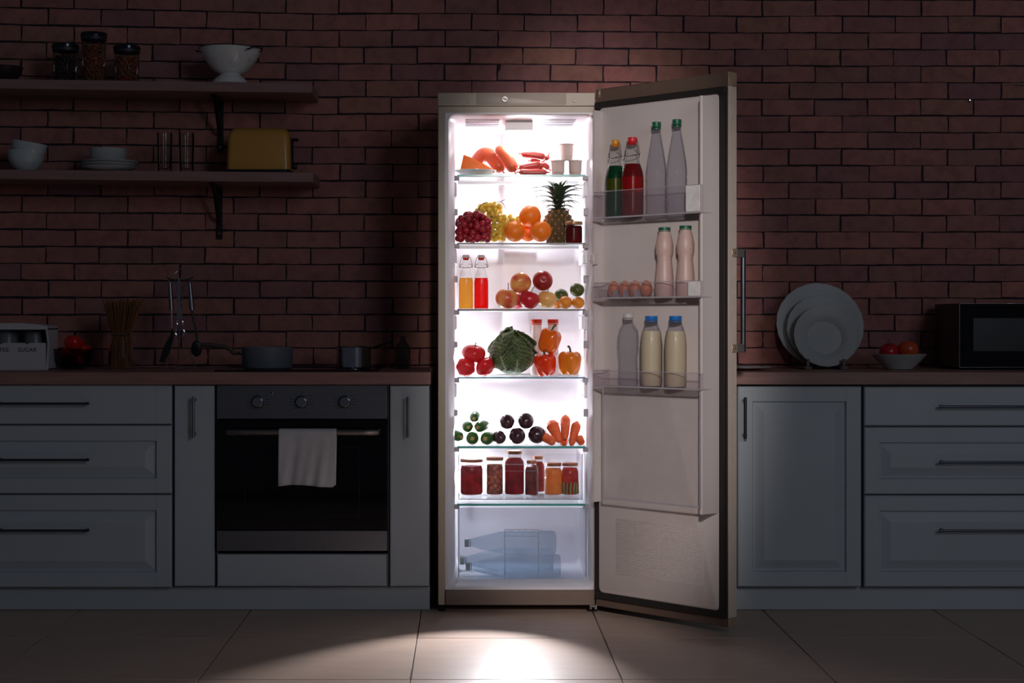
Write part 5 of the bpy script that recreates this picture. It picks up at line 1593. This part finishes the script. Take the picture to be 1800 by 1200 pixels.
# lower shelf
def bowl_prof(r, h, th=0.003, foot=0.5):
    return [(r * foot, 0), (r * (foot + 0.03), 0.003), (r * 0.80, h * 0.28), (r * 0.95, h * 0.6), (r, h - 0.001), (r - th * 0.5, h), (r - th, h - 0.002), (r * 0.92 - th, h * 0.6), (r * 0.76 - th, h * 0.3), (r * foot * 0.8, th * 1.6), (0, th * 1.5)]
d = 6.075
k = U(d)
z = zl(46, d) + 0.001
BM = pbr('bowl_glaze_cool', (196, 206, 208), 0.14, vary=0.02, coat=0.5)
lathe_thing('bowl', 'white bowl at the bottom of the pair on lower shelf', 'bowl', bowl_prof(32.5 * k, 36 * k), BM, (X(46, d), d, z), group='pair of stacked white bowls')
lathe_thing('bowl', 'white bowl tilted inside the other bowl on lower shelf', 'bowl', bowl_prof(31.5 * k, 36 * k), BM, (X(45.0, d) + 0.004, d - 0.002, z + 0.032), (0.03, 0.17, 0), group='pair of stacked white bowls')
z = zl(191, d) + 0.001
for i, lab in enumerate(('white plate at the bottom of the stack under the ribbed bowl', 'white plate in the middle of the stack under the ribbed bowl', 'white plate on top of the stack, directly under the ribbed bowl')):
    rp = (49, 50.5, 50)[i] * k
    lathe_thing('plate', lab, 'plate', [(rp * 0.55, 0), (rp * 0.58, 0.002), (rp * 0.75, 0.004), (rp * 0.99, 0.0165), (rp, 0.018), (rp * 0.985, 0.0185), (rp * 0.72, 0.0075), (rp * 0.55, 0.005), (0, 0.005)], M_GREYCER, (X(191 + i, d), d, z + i * 0.0105), group='stacked plates on the lower shelf', seg=56)
rb = 32 * k
hb = 28 * k
prof = []
for i in range(29):
    s = i / 28
    rr = rb * (0.78 + 0.22 * math.sin(min(1, s * 1.25) * math.pi / 2)) * (1 + (0.012 if i % 2 else -0.004))
    prof.append((rr, hb * s))
prof += [(rb - 0.004, hb), (rb - 0.005, hb * 0.7), (rb * 0.80, hb * 0.2), (0, 0.006)]
lathe_thing('ribbed_bowl', 'white ribbed bowl standing on the plate stack', 'bowl', prof, M_GREYCER, (X(190, d), d, z + 2 * 0.0105 + 0.0056), seg=48)
for px, lab in ((289.5, 'clear glass tumbler beside the plate stack'), (328, 'clear glass tumbler nearest the yellow toaster')):
    z = zl(px, 6.04) + 0.001
    h = Z(234, 6.04) - z
    r = 13.2 * k
    prof = [(r * 0.86, 0), (r * 0.90, 0.003), (r, h - 0.001), (r - 0.0008, h), (r - 0.0018, h - 0.001), (r * 0.88 - 0.0018, 0.012), (0, 0.010)]
    lathe_thing('glass_tumbler', lab, 'glass', prof, M_TUMB, (X(px, 6.04), 6.04, z), group='glass tumblers on the lower shelf', seg=32)

def toaster():
    d = 6.02
    k = U(d)
    x0, x1 = X(397.5, d), X(509.5, d)
    zb = zl(454, d) + 0.0008
    zt = Z(223.5, d)
    cx = (x0 + x1) / 2
    t = thing('toaster', 'yellow two-slot toaster on the lower wall shelf', 'toaster', (cx, d + 0.08, zb))
    hw, H_ = (x1 - x0) / 2, zt - zb
    def ring(s, zz, y0, y1, r=0.02):
        pts = []
        for cx_, cy_, a0 in ((hw * s - r, y1 - r, 0), (-hw * s + r, y1 - r, 90), (-hw * s + r, y0 + r, 180), (hw * s - r, y0 + r, 270)):
            for i in range(6):
                a = math.radians(a0 + 18 * i)
                pts.append(Vector((cx_ + r * math.cos(a), cy_ + r * math.sin(a), zz)))
        return pts
    Y = 0.08
    R = [ring(1.0, 0.011, -Y, Y), ring(1.0, 0.014, -Y, Y), ring(0.985, H_ * 0.45, -Y * 0.99, Y * 0.99), ring(0.965, H_ * 0.78, -Y * 0.96, Y * 0.96), ring(0.94, H_ * 0.87, -Y * 0.93, Y * 0.93, 0.022), ring(0.90, H_ * 0.945, -Y * 0.86, Y * 0.86, 0.024), ring(0.84, H_ * 0.985, -Y * 0.76, Y * 0.76, 0.026), ring(0.76, H_, -Y * 0.62, Y * 0.62, 0.026)]
    b = MB().rings(R).build('body', pbr('toaster_yellow', (200, 148, 66), 0.4, vary=0.03, vscale=6, coat=0.2), t)
    for yy in (-0.026, 0.026):
        MB().box(-hw * 0.66, hw * 0.66, yy - 0.013, yy + 0.013, H_ - 0.004, H_ + 0.0008, 0.001).build('slot', M_BLACK, b)
    MB().rings([ring(0.97, 0.0, -Y * 0.95, Y * 0.95), ring(0.985, 0.012, -Y * 0.97, Y * 0.97)]).build('base', M_BLACK, t)
    MB().box(hw * 0.90, hw + 0.004, -0.022, 0.022, 0.02, H_ * 0.80, 0.003).build('end_panel', M_BLACK, t)
    MB().box(hw, hw + 0.024, -0.016, 0.016, H_ * 0.74, H_ * 0.80, 0.004).build('lever', M_BLACK, t)
    MB().lathe([(0.011, 0), (0.011, 0.012), (0.009, 0.015)], 16, Matrix.Translation((hw + 0.003, 0, H_ * 0.17)) @ Matrix.Rotation(math.pi / 2, 4, 'Y')).build('browning_knob', M_BLACK, t)
toaster()

# ------------------------------------------------------------------ worktop on the left
def wz(): return ZC + 0.0008
def spice_box():
    d = 5.86
    k = U(d)
    t = thing('canister_box', 'white wooden sugar and coffee box with curved top', 'storage box', (X(25, d), d + 0.07, wz()))
    x0, x1 = X(-36, d) - X(25, d), X(84.5, d) - X(25, d)
    y0, y1 = -0.07, 0.07
    zf = Z(602.5, d) - wz()
    zo = Z(579, d) - wz()
    zt = Z(567.5, d) - wz()
    M_BOX = pbr('white_painted_wood', (206, 204, 206), 0.5, vary=0.02)
    th = 0.008
    MB().box(x0, x1, y0, y1, 0, 0.006, 0.001).box(x0 + th, x1 - th, y1 - 0.006, y1, 0.006, zt - 0.02, 0.001).build('base_and_back', M_BOX, t)
    # front board with two finger notches
    poly = [(x0, 0.0), (x1 - 0.022, 0.0), (x1 - 0.022, zf)]
    for nx in (48, 2):
        c = X(nx, d) - X(25, d)
        for i in range(9):
            a = math.pi * i / 8
            poly.append((c + 0.0075 * math.cos(a), zf - 0.005 * math.sin(a)))
    poly.append((x0, zf))
    MB().prism(poly, y0 - 0.006, y0 + 0.002).build('front_board', M_BOX, t)
    # side boards, cut back above the front board
    for xs in (x0, x1 - th):
        b = MB()
        side = [(y0 + 0.002, 0.0), (y1, 0.0), (y1, zo + 0.004), (y0 - 0.004, zo + 0.004), (y0 - 0.004, zo), (y0 + 0.02, zf)]
        b.rings([[Vector((xs, y, z)) for y, z in side], [Vector((xs + th, y, z)) for y, z in side]])
        b.build('side_board', M_BOX, t)
    MB().box(x1 - 0.026, x1 - th, y0 - 0.004, y0 + 0.004, 0, zf, 0.001).build('corner_post', M_BOX, t)
    # curved top
    n = 16
    up = [(x0 + (x1 - x0) * i / n, zo + 0.008 + (zt - zo - 0.008) * math.sin(math.pi * (0.08 + 0.84 * i / n)) ** 0.9) for i in range(n + 1)]
    poly = [(x1, zo), (x0, zo)] + up
    MB().prism(poly, y0 - 0.008, y1).build('curved_top', M_BOX, t)
    # two canisters inside
    for nx in (2, 50):
        c = X(nx, d) - X(25, d)
        MB().lathe([(0.036, 0.008), (0.037, 0.012), (0.037, zo - 0.012), (0.034, zo - 0.006)], 24, Matrix.Translation((c, 0.012, 0))).build('canister', pbr('canister_grey', (120, 126, 130), 0.35), t)
    M_INK = pbr('dark_lettering', (60, 58, 64), 0.7)
    for txt, cpx, wpx in (('COFFEE', -2.5, 38), ('SUGAR', 48.5, 33)):
        fc = bpy.data.curves.new('lettering', 'FONT')
        fc.body = txt
        fc.size = 0.0215
        fc.align_x = 'CENTER'
        fc.extrude = 0.0003
        fc.materials.append(M_INK)
        o = obj('lettering', fc, t, (X(cpx, d) - X(25, d), y0 - 0.0063, Z(618, d) - wz()), (math.pi / 2, 0, 0))
        bpy.context.view_layer.update()
        sx_ = wpx * k / max(o.dimensions.x, 1e-6)
        me = bpy.data.meshes.new_from_object(o.evaluated_get(bpy.context.evaluated_depsgraph_get()))
        for v in me.vertices: v.co.x *= sx_
        o2 = obj('lettering', me, t, o.location, o.rotation_euler)
        bpy.data.objects.remove(o)
spice_box()

# glass bowl with tomatoes
d = 5.98
k = U(d)
zb0 = wz()
r = 36 * k
gb = lathe_thing('glass_bowl', 'dark clear glass bowl holding tomatoes beside the sugar box', 'bowl', [(r * 0.55, 0), (r * 0.62, 0.003), (r * 0.9, 0.035), (r, 0.075), (r - 0.001, 0.076), (r - 0.003, 0.074), (r * 0.86, 0.035), (r * 0.5, 0.006), (0, 0.006)], glass('smoked_glass', (190, 184, 196), 0.2), (X(129, d), d, zb0))
gtb = 'tomatoes in the glass bowl'
M_TOM2 = M_TOM
def tomato2(label, dx, dy, z, r, rot):
    o = tomato(label, 0, 0, 1, r * F, rot, gtb, ribs=5, amp=0.03, squash=0.82)
    o.location = (X(129, d) + dx, d + dy, zb0 + z)
tomato2('red tomato on top in the glass bowl, green calyx showing', 0.004, -0.012, 0.094, 0.036, (-0.55, 0.1, 0))
tomato2('red tomato in the glass bowl below the top one', 0.022, -0.03, 0.042, 0.031, (-0.3, 0.3, 0))
tomato2('red tomato in the glass bowl on the utensil side, behind', 0.034, 0.018, 0.074, 0.028, (0.2, 0.5, 0))
tomato2('red tomato in the glass bowl on the sugar box side', -0.030, 0.0, 0.056, 0.032, (0.1, -0.4, 0))

def spaghetti_jar():
    d = 5.98
    k = U(d)
    cx = 213
    t = thing('spaghetti_jar', 'glass jar with a tall fanned bunch of spaghetti', 'jar', (X(cx, d), d, wz()))
    hj = Z(583, d) - wz()
    r = 23.5 * k
    MB().lathe([(r * 0.97, 0), (r, 0.003), (r * 0.97, hj * 0.35), (r * 0.80, hj * 0.85), (r * 0.78, hj * 0.93), (r * 0.84, hj)], 28, cap1=False).build('jar_glass', M_GLASS, t)
    MB().tube([(r * 0.80 * math.cos(a), r * 0.80 * math.sin(a), hj * 0.94) for a in [2 * math.pi * i / 32 for i in range(33)]], 0.0016, 6, cap=False).build('neck_ring', M_CHROME, t)
    sp = MB()
    random.seed(3)
    L = Z(527, d) - wz()
    for i in range(230):
        a = random.uniform(0, 2 * math.pi); q = math.sqrt(random.random())
        b = a + random.uniform(-0.5, 0.5)
        rb_, rn, rt = r * 0.9 * q, r * 0.70 * q, r * 1.55 * q
        h2 = L * random.uniform(0.93, 1.02)
        lean = 0.010
        f = (h2 - hj * 0.93) / (L - hj * 0.93)
        sp.tube([(rb_ * math.cos(b), rb_ * math.sin(b), 0.006), (rn * math.cos(a), rn * math.sin(a), hj * 0.93), ((rn + (rt - rn) * f) * math.cos(a) + lean * 0.6, (rn + (rt - rn) * f) * math.sin(a), h2)], 0.0011, 4)
    tag(sp.build('spaghetti', pbr('dry_spaghetti', (150, 98, 58), 0.6, vary=0.1), t), kind='stuff')
spaghetti_jar()

def utensils():
    d = 5.98
    k = U(d)
    cx = 315
    base = Vector((X(cx, d), d, wz()))
    q = lambda px, py, dy=0.0: Vector((X(px, d + dy), d + dy, Z(py, d + dy))) - base
    t = thing('utensil_stand', 'chrome wire tripod stand for hanging kitchen utensils', 'stand', base)
    zfoot = 0.002
    for fx, fy in ((292, -0.02), (344, -0.02), (312, 0.07)):
        f = q(fx, 640, fy); f.z = zfoot
        top = q(316 + (fx - 316) * -0.35, 494)
        MB().tube(bez([f, q(316 + (fx - 316) * 0.12, 560, fy * 0.3), top], 8), 0.0016, 6).build('leg', M_CHROME, t)
    MB().tube([q(316, 643) * 0 + Vector((0.03 * math.cos(a), 0.03 * math.sin(a), 0.003)) for a in [2 * math.pi * i / 32 for i in range(33)]], 0.0018, 6, cap=False).build('base_ring', M_CHROME, t)
    MB().tube([q(316, 491) + Vector((0.026 * math.cos(a), 0.026 * math.sin(a), 0)) for a in [2 * math.pi * i / 32 for i in range(33)]], 0.0018, 6, cap=False).build('hook_ring', M_CHROME, t)
    MB().tube(bez([q(306.5, 492), q(307, 482), q(314, 474), q(321, 474), q(326, 482), q(327, 492)], 5), 0.0017, 6).build('top_loop', M_CHROME, t)
    MB().tube([q(316, 491), q(316, 644)], 0.0016, 6).build('centre_rod', M_CHROME, t)
    for hx in (294, 339):
        s = 1 if hx > 316 else -1
        MB().tube(bez([q(316 + s * 10, 491), q(316 + s * 17, 491, -0.012), q(hx, 487, -0.016)], 4), [0.002] * 8 + [0.003], 6).build('hook', M_BLACK, t)
    # hanging utensils
    M_BL = pbr('utensil_nylon', (26, 24, 30), 0.45)
    u = thing('turner', 'black turner with steel handle hanging on the stand, blade down', 'turner', base)
    MB().tube([q(298.5, 497, -0.02), q(301.5, 545, -0.02)], [0.0072, 0.009], 12).build('handle', M_STEEL, u)
    MB().tube([q(301.5, 545, -0.02), q(302, 577, -0.02)], [0.0035, 0.0028], 8).build('shaft', M_CHROME, u)
    MB().tube([q(298, 495, -0.02) + Vector((0.004 * math.cos(a), 0, 0.004 * math.sin(a))) for a in [2 * math.pi * i / 12 for i in range(13)]], 0.0012, 5, cap=False).build('hang_loop', M_CHROME, u)
    blade = [(302, 575), (306, 590), (304, 600), (297, 622), (289, 637), (280, 636), (285, 616), (293, 599), (299, 590)]
    c0 = q(0, 0, -0.02)
    MB().prism([((q(a, b, -0.02)).x, (q(a, b, -0.02)).z) for a, b in blade], -0.0225, -0.0195).build('blade', M_BL, u)
    u = thing('steel_tongs', 'flat steel utensil with two rings hanging in the stand centre', 'utensil', base)
    body = [(313, 487), (316, 487), (317.5, 530), (320, 560), (323, 572), (321.5, 566), (316, 560), (311, 566), (310, 572), (312.5, 556), (313.5, 530)]
    body = [(313, 487), (316, 487), (318, 535), (321, 562), (310.5, 562), (313, 535)]
    MB().prism([((q(a, b, -0.05)).x, (q(a, b, -0.05)).z) for a, b in body], -0.052, -0.0495).build('handle', M_CHROME, u)
    for py, rr in ((567, 5.2), (584, 7.6)):
        c = q(316.3, py, -0.05)
        MB().tube([c + Vector((rr * k * math.cos(a), 0, rr * k * math.sin(a) * 1.08)) for a in [2 * math.pi * i / 28 for i in range(29)]], 0.0022, 8, cap=False).build('ring', M_CHROME, u)
    u = thing('serving_spoon', 'black serving spoon with steel handle hanging near the pan handle', 'spoon', base)
    MB().tube([q(333.5, 498, -0.02), q(337.5, 545, -0.02)], [0.0072, 0.009], 12).build('handle', M_STEEL, u)
    MB().tube([q(333, 496, -0.02) + Vector((0.004 * math.cos(a), 0, 0.004 * math.sin(a))) for a in [2 * math.pi * i / 12 for i in range(13)]], 0.0012, 5, cap=False).build('hang_loop', M_CHROME, u)
    MB().tube(bez([q(337.5, 545, -0.02), q(340, 562, -0.02), q(345, 580, -0.02), q(346, 600, -0.02)], 6), [0.004] * 12 + [0.0045] * 7, 8).build('neck', M_BL, u)
    MB().surf(lambda a, v: q(345.5, 598, -0.02) + Vector((0.020 * math.sin(math.pi * v) * math.cos(a), 0.006 * math.sin(math.pi * v) * math.sin(a), -0.030 + 0.030 * -math.cos(math.pi * v))), 16, 10).build('bowl', M_BL, u)
utensils()

# cooktop, pans, bottle
ct = MB().rings([rrect(-0.29, 0.29, -0.245, 0.245, 0.015, 0.0), rrect(-0.29, 0.29, -0.245, 0.245, 0.015, 0.004), rrect(-0.288, 0.288, -0.243, 0.243, 0.014, 0.0055)])
for v in ct.bm.verts: v.co = Vector((v.co.x, v.co.z, v.co.y))
o = ct.build('cooktop', M_BLACKGLASS, None, (X(533, 5.95), 5.95, ZC + 0.0006))
tag(o, 'black glass cooktop set on the worktop above the oven', 'cooktop')
for dx, dy, rr in ((-0.14, -0.1, 0.09), (0.14, -0.1, 0.075), (-0.14, 0.11, 0.075), (0.14, 0.11, 0.09)):
    MB().tube([(dx + rr * math.cos(a), dy + rr * math.sin(a), 0.0052) for a in [2 * math.pi * i / 40 for i in range(41)]], 0.0007, 5, cap=False).build('zone_ring', pbr('zone_print', (70, 70, 76), 0.5), o)
ZK = ZC + 0.0066
d = 5.86
k = U(d)
sp_ = thing('saucepan', 'wide grey saucepan with long brown handle on the cooktop', 'saucepan', (X(470, d), d, ZK))
r, h = 45 * k, 38 * k
MB().lathe([(r * 0.88, 0), (r * 0.94, 0.003), (r * 0.98, 0.012), (r, h - 0.001), (r - 0.001, h), (r - 0.004, h - 0.001), (r * 0.93, 0.01), (0, 0.007)], 48).build('pan_body', pbr('grey_enamel', (112, 118, 128), 0.4, vary=0.04), sp_)
q = lambda px, py: Vector((X(px, d) - X(470, d), 0, Z(py, d) - ZK))
MB().tube(bez([q(424, 620), q(412, 620.5), q(402, 612), q(385, 608), q(353, 605)], 7), [0.0075] * 7 + [0.010] * 7 + [0.0105] * 14 + [0.008], 12, flat=0.75).build('handle', pbr('handle_brown', (96, 78, 76), 0.55), sp_)
MB().tube([q(432, 620), q(423, 620)], 0.0085, 12).build('ferrule', M_CHROME, sp_)
MB().tube(bez([q(355, 605), q(350, 603.5), q(344, 604)], 4), 0.002, 6).build('hang_loop', M_CHROME, sp_)
d = 5.92
k = U(d)
sp_ = thing('small_pot', 'small shiny steel pot with black handle on the cooktop', 'pot', (X(622, d), d, ZK))
r, h = 31 * k, 38 * k
MB().lathe([(r * 0.95, 0), (r, 0.004), (r, h - 0.003), (r * 1.03, h - 0.001), (r * 1.0, h), (r - 0.002, h - 0.002), (r * 0.96, 0.006), (0, 0.006)], 48).build('pot_body', M_CHROME, sp_)
q = lambda px, py, dy=0.0: Vector((X(px, d) - X(622, d), dy, Z(py, d) - ZK))
MB().tube(bez([q(645, 614, -0.02), q(660, 610, -0.02), q(675, 604, -0.02), q(692, 598, -0.02)], 6), [0.004] * 6 + [0.0065] * 12 + [0.005], 10, flat=0.7).build('handle', M_BLACK, sp_)
MB().ball(q(636, 617, -0.052), 0.003, 2).build('rivet', M_CHROME, sp_)
d = 6.05
k = U(d)
t = thing('oil_bottle', 'small clear glass oil bottle behind the pots near the refrigerator', 'bottle', (X(708, d), d, wz()))
h = Z(583, d) - wz()
r = 13.5 * k
MB().lathe([(r * 0.9, 0), (r, 0.004), (r, h * 0.50), (r * 0.85, h * 0.62), (r * 0.35, h * 0.75), (r * 0.28, h * 0.84), (r * 0.36, h * 0.85), (r * 0.36, h * 0.88)], 24, cap1=False).build('bottle_glass', glass('oil_glass', (196, 200, 206), 0.24, 0.05), t)
MB().lathe([(r * 0.26, h * 0.84), (r * 0.30, h * 0.885), (r * 0.38, h * 0.93), (r * 0.30, h)], 16).build('stopper', M_GLASS, t)

# ------------------------------------------------------------------ worktop on the right
d = 6.02
k = U(d)
tilt = 0.30
def scallop_plate(label, px, py, rpx, d, wav, deep, name='plate', up=0.0):
    k = U(d)
    r = rpx * k
    seg = 96
    prof = [(0.0, 0.0), (0.50, 0.0), (0.56, 0.002), (0.66, 0.003 + deep), (0.72, 0.006 + deep), (0.96, 0.012 + deep), (1.0, 0.0145 + deep), (0.99, 0.0165 + deep), (0.74, 0.0095 + deep), (0.66, 0.0065 + deep), (0.54, 0.0045), (0.0, 0.004)]
    R = []
    for f, z in prof:
        R.append([Vector((r * max(f, 1e-4) * (1 + wav * max(0, (f - 0.7) / 0.3) * math.cos(24 * t_)) * math.cos(t_), r * max(f, 1e-4) * (1 + wav * max(0, (f - 0.7) / 0.3) * math.cos(24 * t_)) * math.sin(t_), z)) for t_ in [2 * math.pi * i / seg for i in range(seg)]])
    o = MB().rings(R).build(name, M_GREYCER, None, P(px, py, d), (math.pi / 2 - tilt, 0, 0))
    return tag(o, label, 'plate', 'plates standing in the wooden rack')
scallop_plate('largest white plate at the back of the plate stand', 1440, 572.5, 76.5, 6.10, 0.005, 0.002)
scallop_plate('middle-sized white plate between the other two on the stand', 1444.5, 581.5, 63, 6.06, 0.005, 0.002)
scallop_plate('smallest white soup plate at the front of the plate stand', 1448.5, 594, 55.5, 6.015, 0.005, 0.010)
t = thing('plate_stand', 'small dark wooden stand with prongs holding the plates', 'plate stand', (X(1448, 6.03), 6.03, wz()))
M_PST = pbr('stand_wood', (110, 96, 92), 0.6, vary=0.1, stretch=(8, 1, 8))
for px in (1416, 1479):
    x = X(px, 5.98) - X(1448, 6.03)
    MB().box(x - 0.014, x + 0.014, -0.100, 0.10, 0.0, 0.010, 0.002).build('foot_bar', M_PST, t)
    MB().box(x - 0.006, x + 0.006, -0.096, -0.084, 0.008, 0.038, 0.002).build('prong', M_PST, t)
    MB().box(x - 0.006, x + 0.006, 0.088, 0.098, 0.008, 0.05, 0.002, M=None).build('back_prong', M_PST, t)
MB().box(X(1416, 5.98) - X(1448, 6.03), X(1479, 5.98) - X(1448, 6.03), 0.02, 0.035, 0.002, 0.011, 0.001).build('cross_bar', M_PST, t)
# fruit bowl
d = 5.95
k = U(d)
r, h = 47.5 * k, 27 * k
lathe_thing('fruit_bowl', 'white flared bowl with two apples beside the microwave', 'bowl', [(r * 0.46, 0), (r * 0.50, 0.002), (r * 0.52, 0.006), (r * 0.80, h * 0.55), (r, h - 0.001), (r * 0.99, h), (r * 0.97, h - 0.001), (r * 0.77, h * 0.58), (r * 0.45, 0.010), (0, 0.009)], M_GREYCER, (X(1580, d), d, wz()))
ga = 'apples in the white fruit bowl'
ap('red apple in the white fruit bowl, nearer the plates', 1563, 618, d, 17.5, M_APR, (0.2, -0.2, 0))
ap('orange-red apple in the white fruit bowl, nearer the microwave', 1596.5, 614.5, d, 18.5, apple_mat('apple_orange', (210, 96, 48), (196, 60, 44), 10), (0.15, 0.2, 1.2))
# flat dish
d = 5.90
lathe_thing('flat_plate', 'white plate lying flat on the worktop behind the refrigerator door', 'plate', [(0.06, 0), (0.065, 0.002), (0.10, 0.006), (0.125, 0.010), (0.1245, 0.0112), (0.095, 0.0085), (0.06, 0.005), (0, 0.005)], M_GREYCER, (X(1296, d), d, wz()))

def microwave():
    d = 5.90
    k = U(d)
    x0, x1 = X(1686, d), X(1686 + 232, d)
    z0, z1 = Z(646, d), Z(533, d)
    t = thing('microwave', 'black microwave oven with thin silver door frame', 'microwave', ((x0 + x1) / 2, d + 0.16, ZC))
    c = t.location
    bx = lambda a, b, y0, y1, z0_, z1_, bv=0.0: MB().box(a - c.x, b - c.x, y0 - c.y, y1 - c.y, z0_ - c.z, z1_ - c.z, bv)
    bx(x0, x1, d + 0.012, 6.21, z0, z1, 0.003).build('housing', pbr('microwave_dark', (40, 34, 38), 0.4, vary=0.05), t)
    xd = x0 + (x1 - x0) * 0.76
    dr = bx(x0 + 0.001, xd, d, d + 0.011, z0 + 0.001, z1 - 0.001, 0.002).build('door', M_BLACKGLASS, t)
    fr = MB()
    e = 0.0022
    for a, b, g, h in ((x0, xd, z0, z0 + e), (x0, xd, z1 - e, z1), (x0, x0 + e, z0, z1), (xd - e, xd, z0, z1)):
        fr.box(a - c.x, b - c.x, d - 0.0022 - c.y, d + 0.003 - c.y, g - c.z, h - c.z, 0.0005)
    fr.build('door_trim', M_CHROME, dr)
    bx(X(1711, d), xd - 0.05, d - 0.0006, d + 0.001, Z(617, d), Z(559, d)).build('window', pbr('microwave_mesh', (22, 22, 30), 0.3, vary=0.2, vscale=500), dr)
    bx(xd + 0.001, x1 - 0.001, d + 0.001, d + 0.011, z0 + 0.001, z1 - 0.001, 0.002).build('control_panel', M_BLACKGLASS, t)
    M = Matrix.Translation(((xd + x1) / 2 - c.x, d + 0.001 - c.y, z0 + 0.06 - c.z)) @ Matrix.Rotation(math.pi / 2, 4, 'X')
    MB().lathe([(0.024, 0), (0.023, 0.018), (0.02, 0.021)], 28, M).build('timer_knob', M_CHROME, t)
    for fx in (x0 + 0.04, x1 - 0.04):
        for fy in (d + 0.04, 6.17):
            MB().lathe([(0.012, 0.0008), (0.012, z0 - ZC + 0.001)], 14, Matrix.Translation((fx - c.x, fy - c.y, 0))).build('foot', M_RUBBER, t)
microwave()

# wall nail and hook
t = thing('wall_nail', 'small steel screw head in the brick wall', 'screw', P(1705, 176.5, DW - 0.004))
MB().lathe([(0.0045, 0.0), (0.0055, 0.004), (0.004, 0.007), (0, 0.0075)], 14, Matrix.Rotation(math.pi / 2, 4, 'X')).build('screw_head', M_CHROME, t)
MB().lathe([(0.0015, -0.012), (0.0015, 0.001)], 8, Matrix.Rotation(math.pi / 2, 4, 'X')).build('shank', M_CHROME, t)
t = thing('wall_hook', 'thin pale metal hook on the wall at the picture edge', 'hook', P(1792, 149, DW - 0.006))
MB().tube(bez([(-0.016, -0.012, 0.0015), (0.0, -0.012, 0.0), (0.02, -0.012, -0.001)], 5), 0.0018, 8).build('arm', M_CHROME, t)
MB().tube([(0.012, 0.012, 0.0), (0.012, -0.013, 0.0)], 0.002, 8).build('pin', M_CHROME, t)
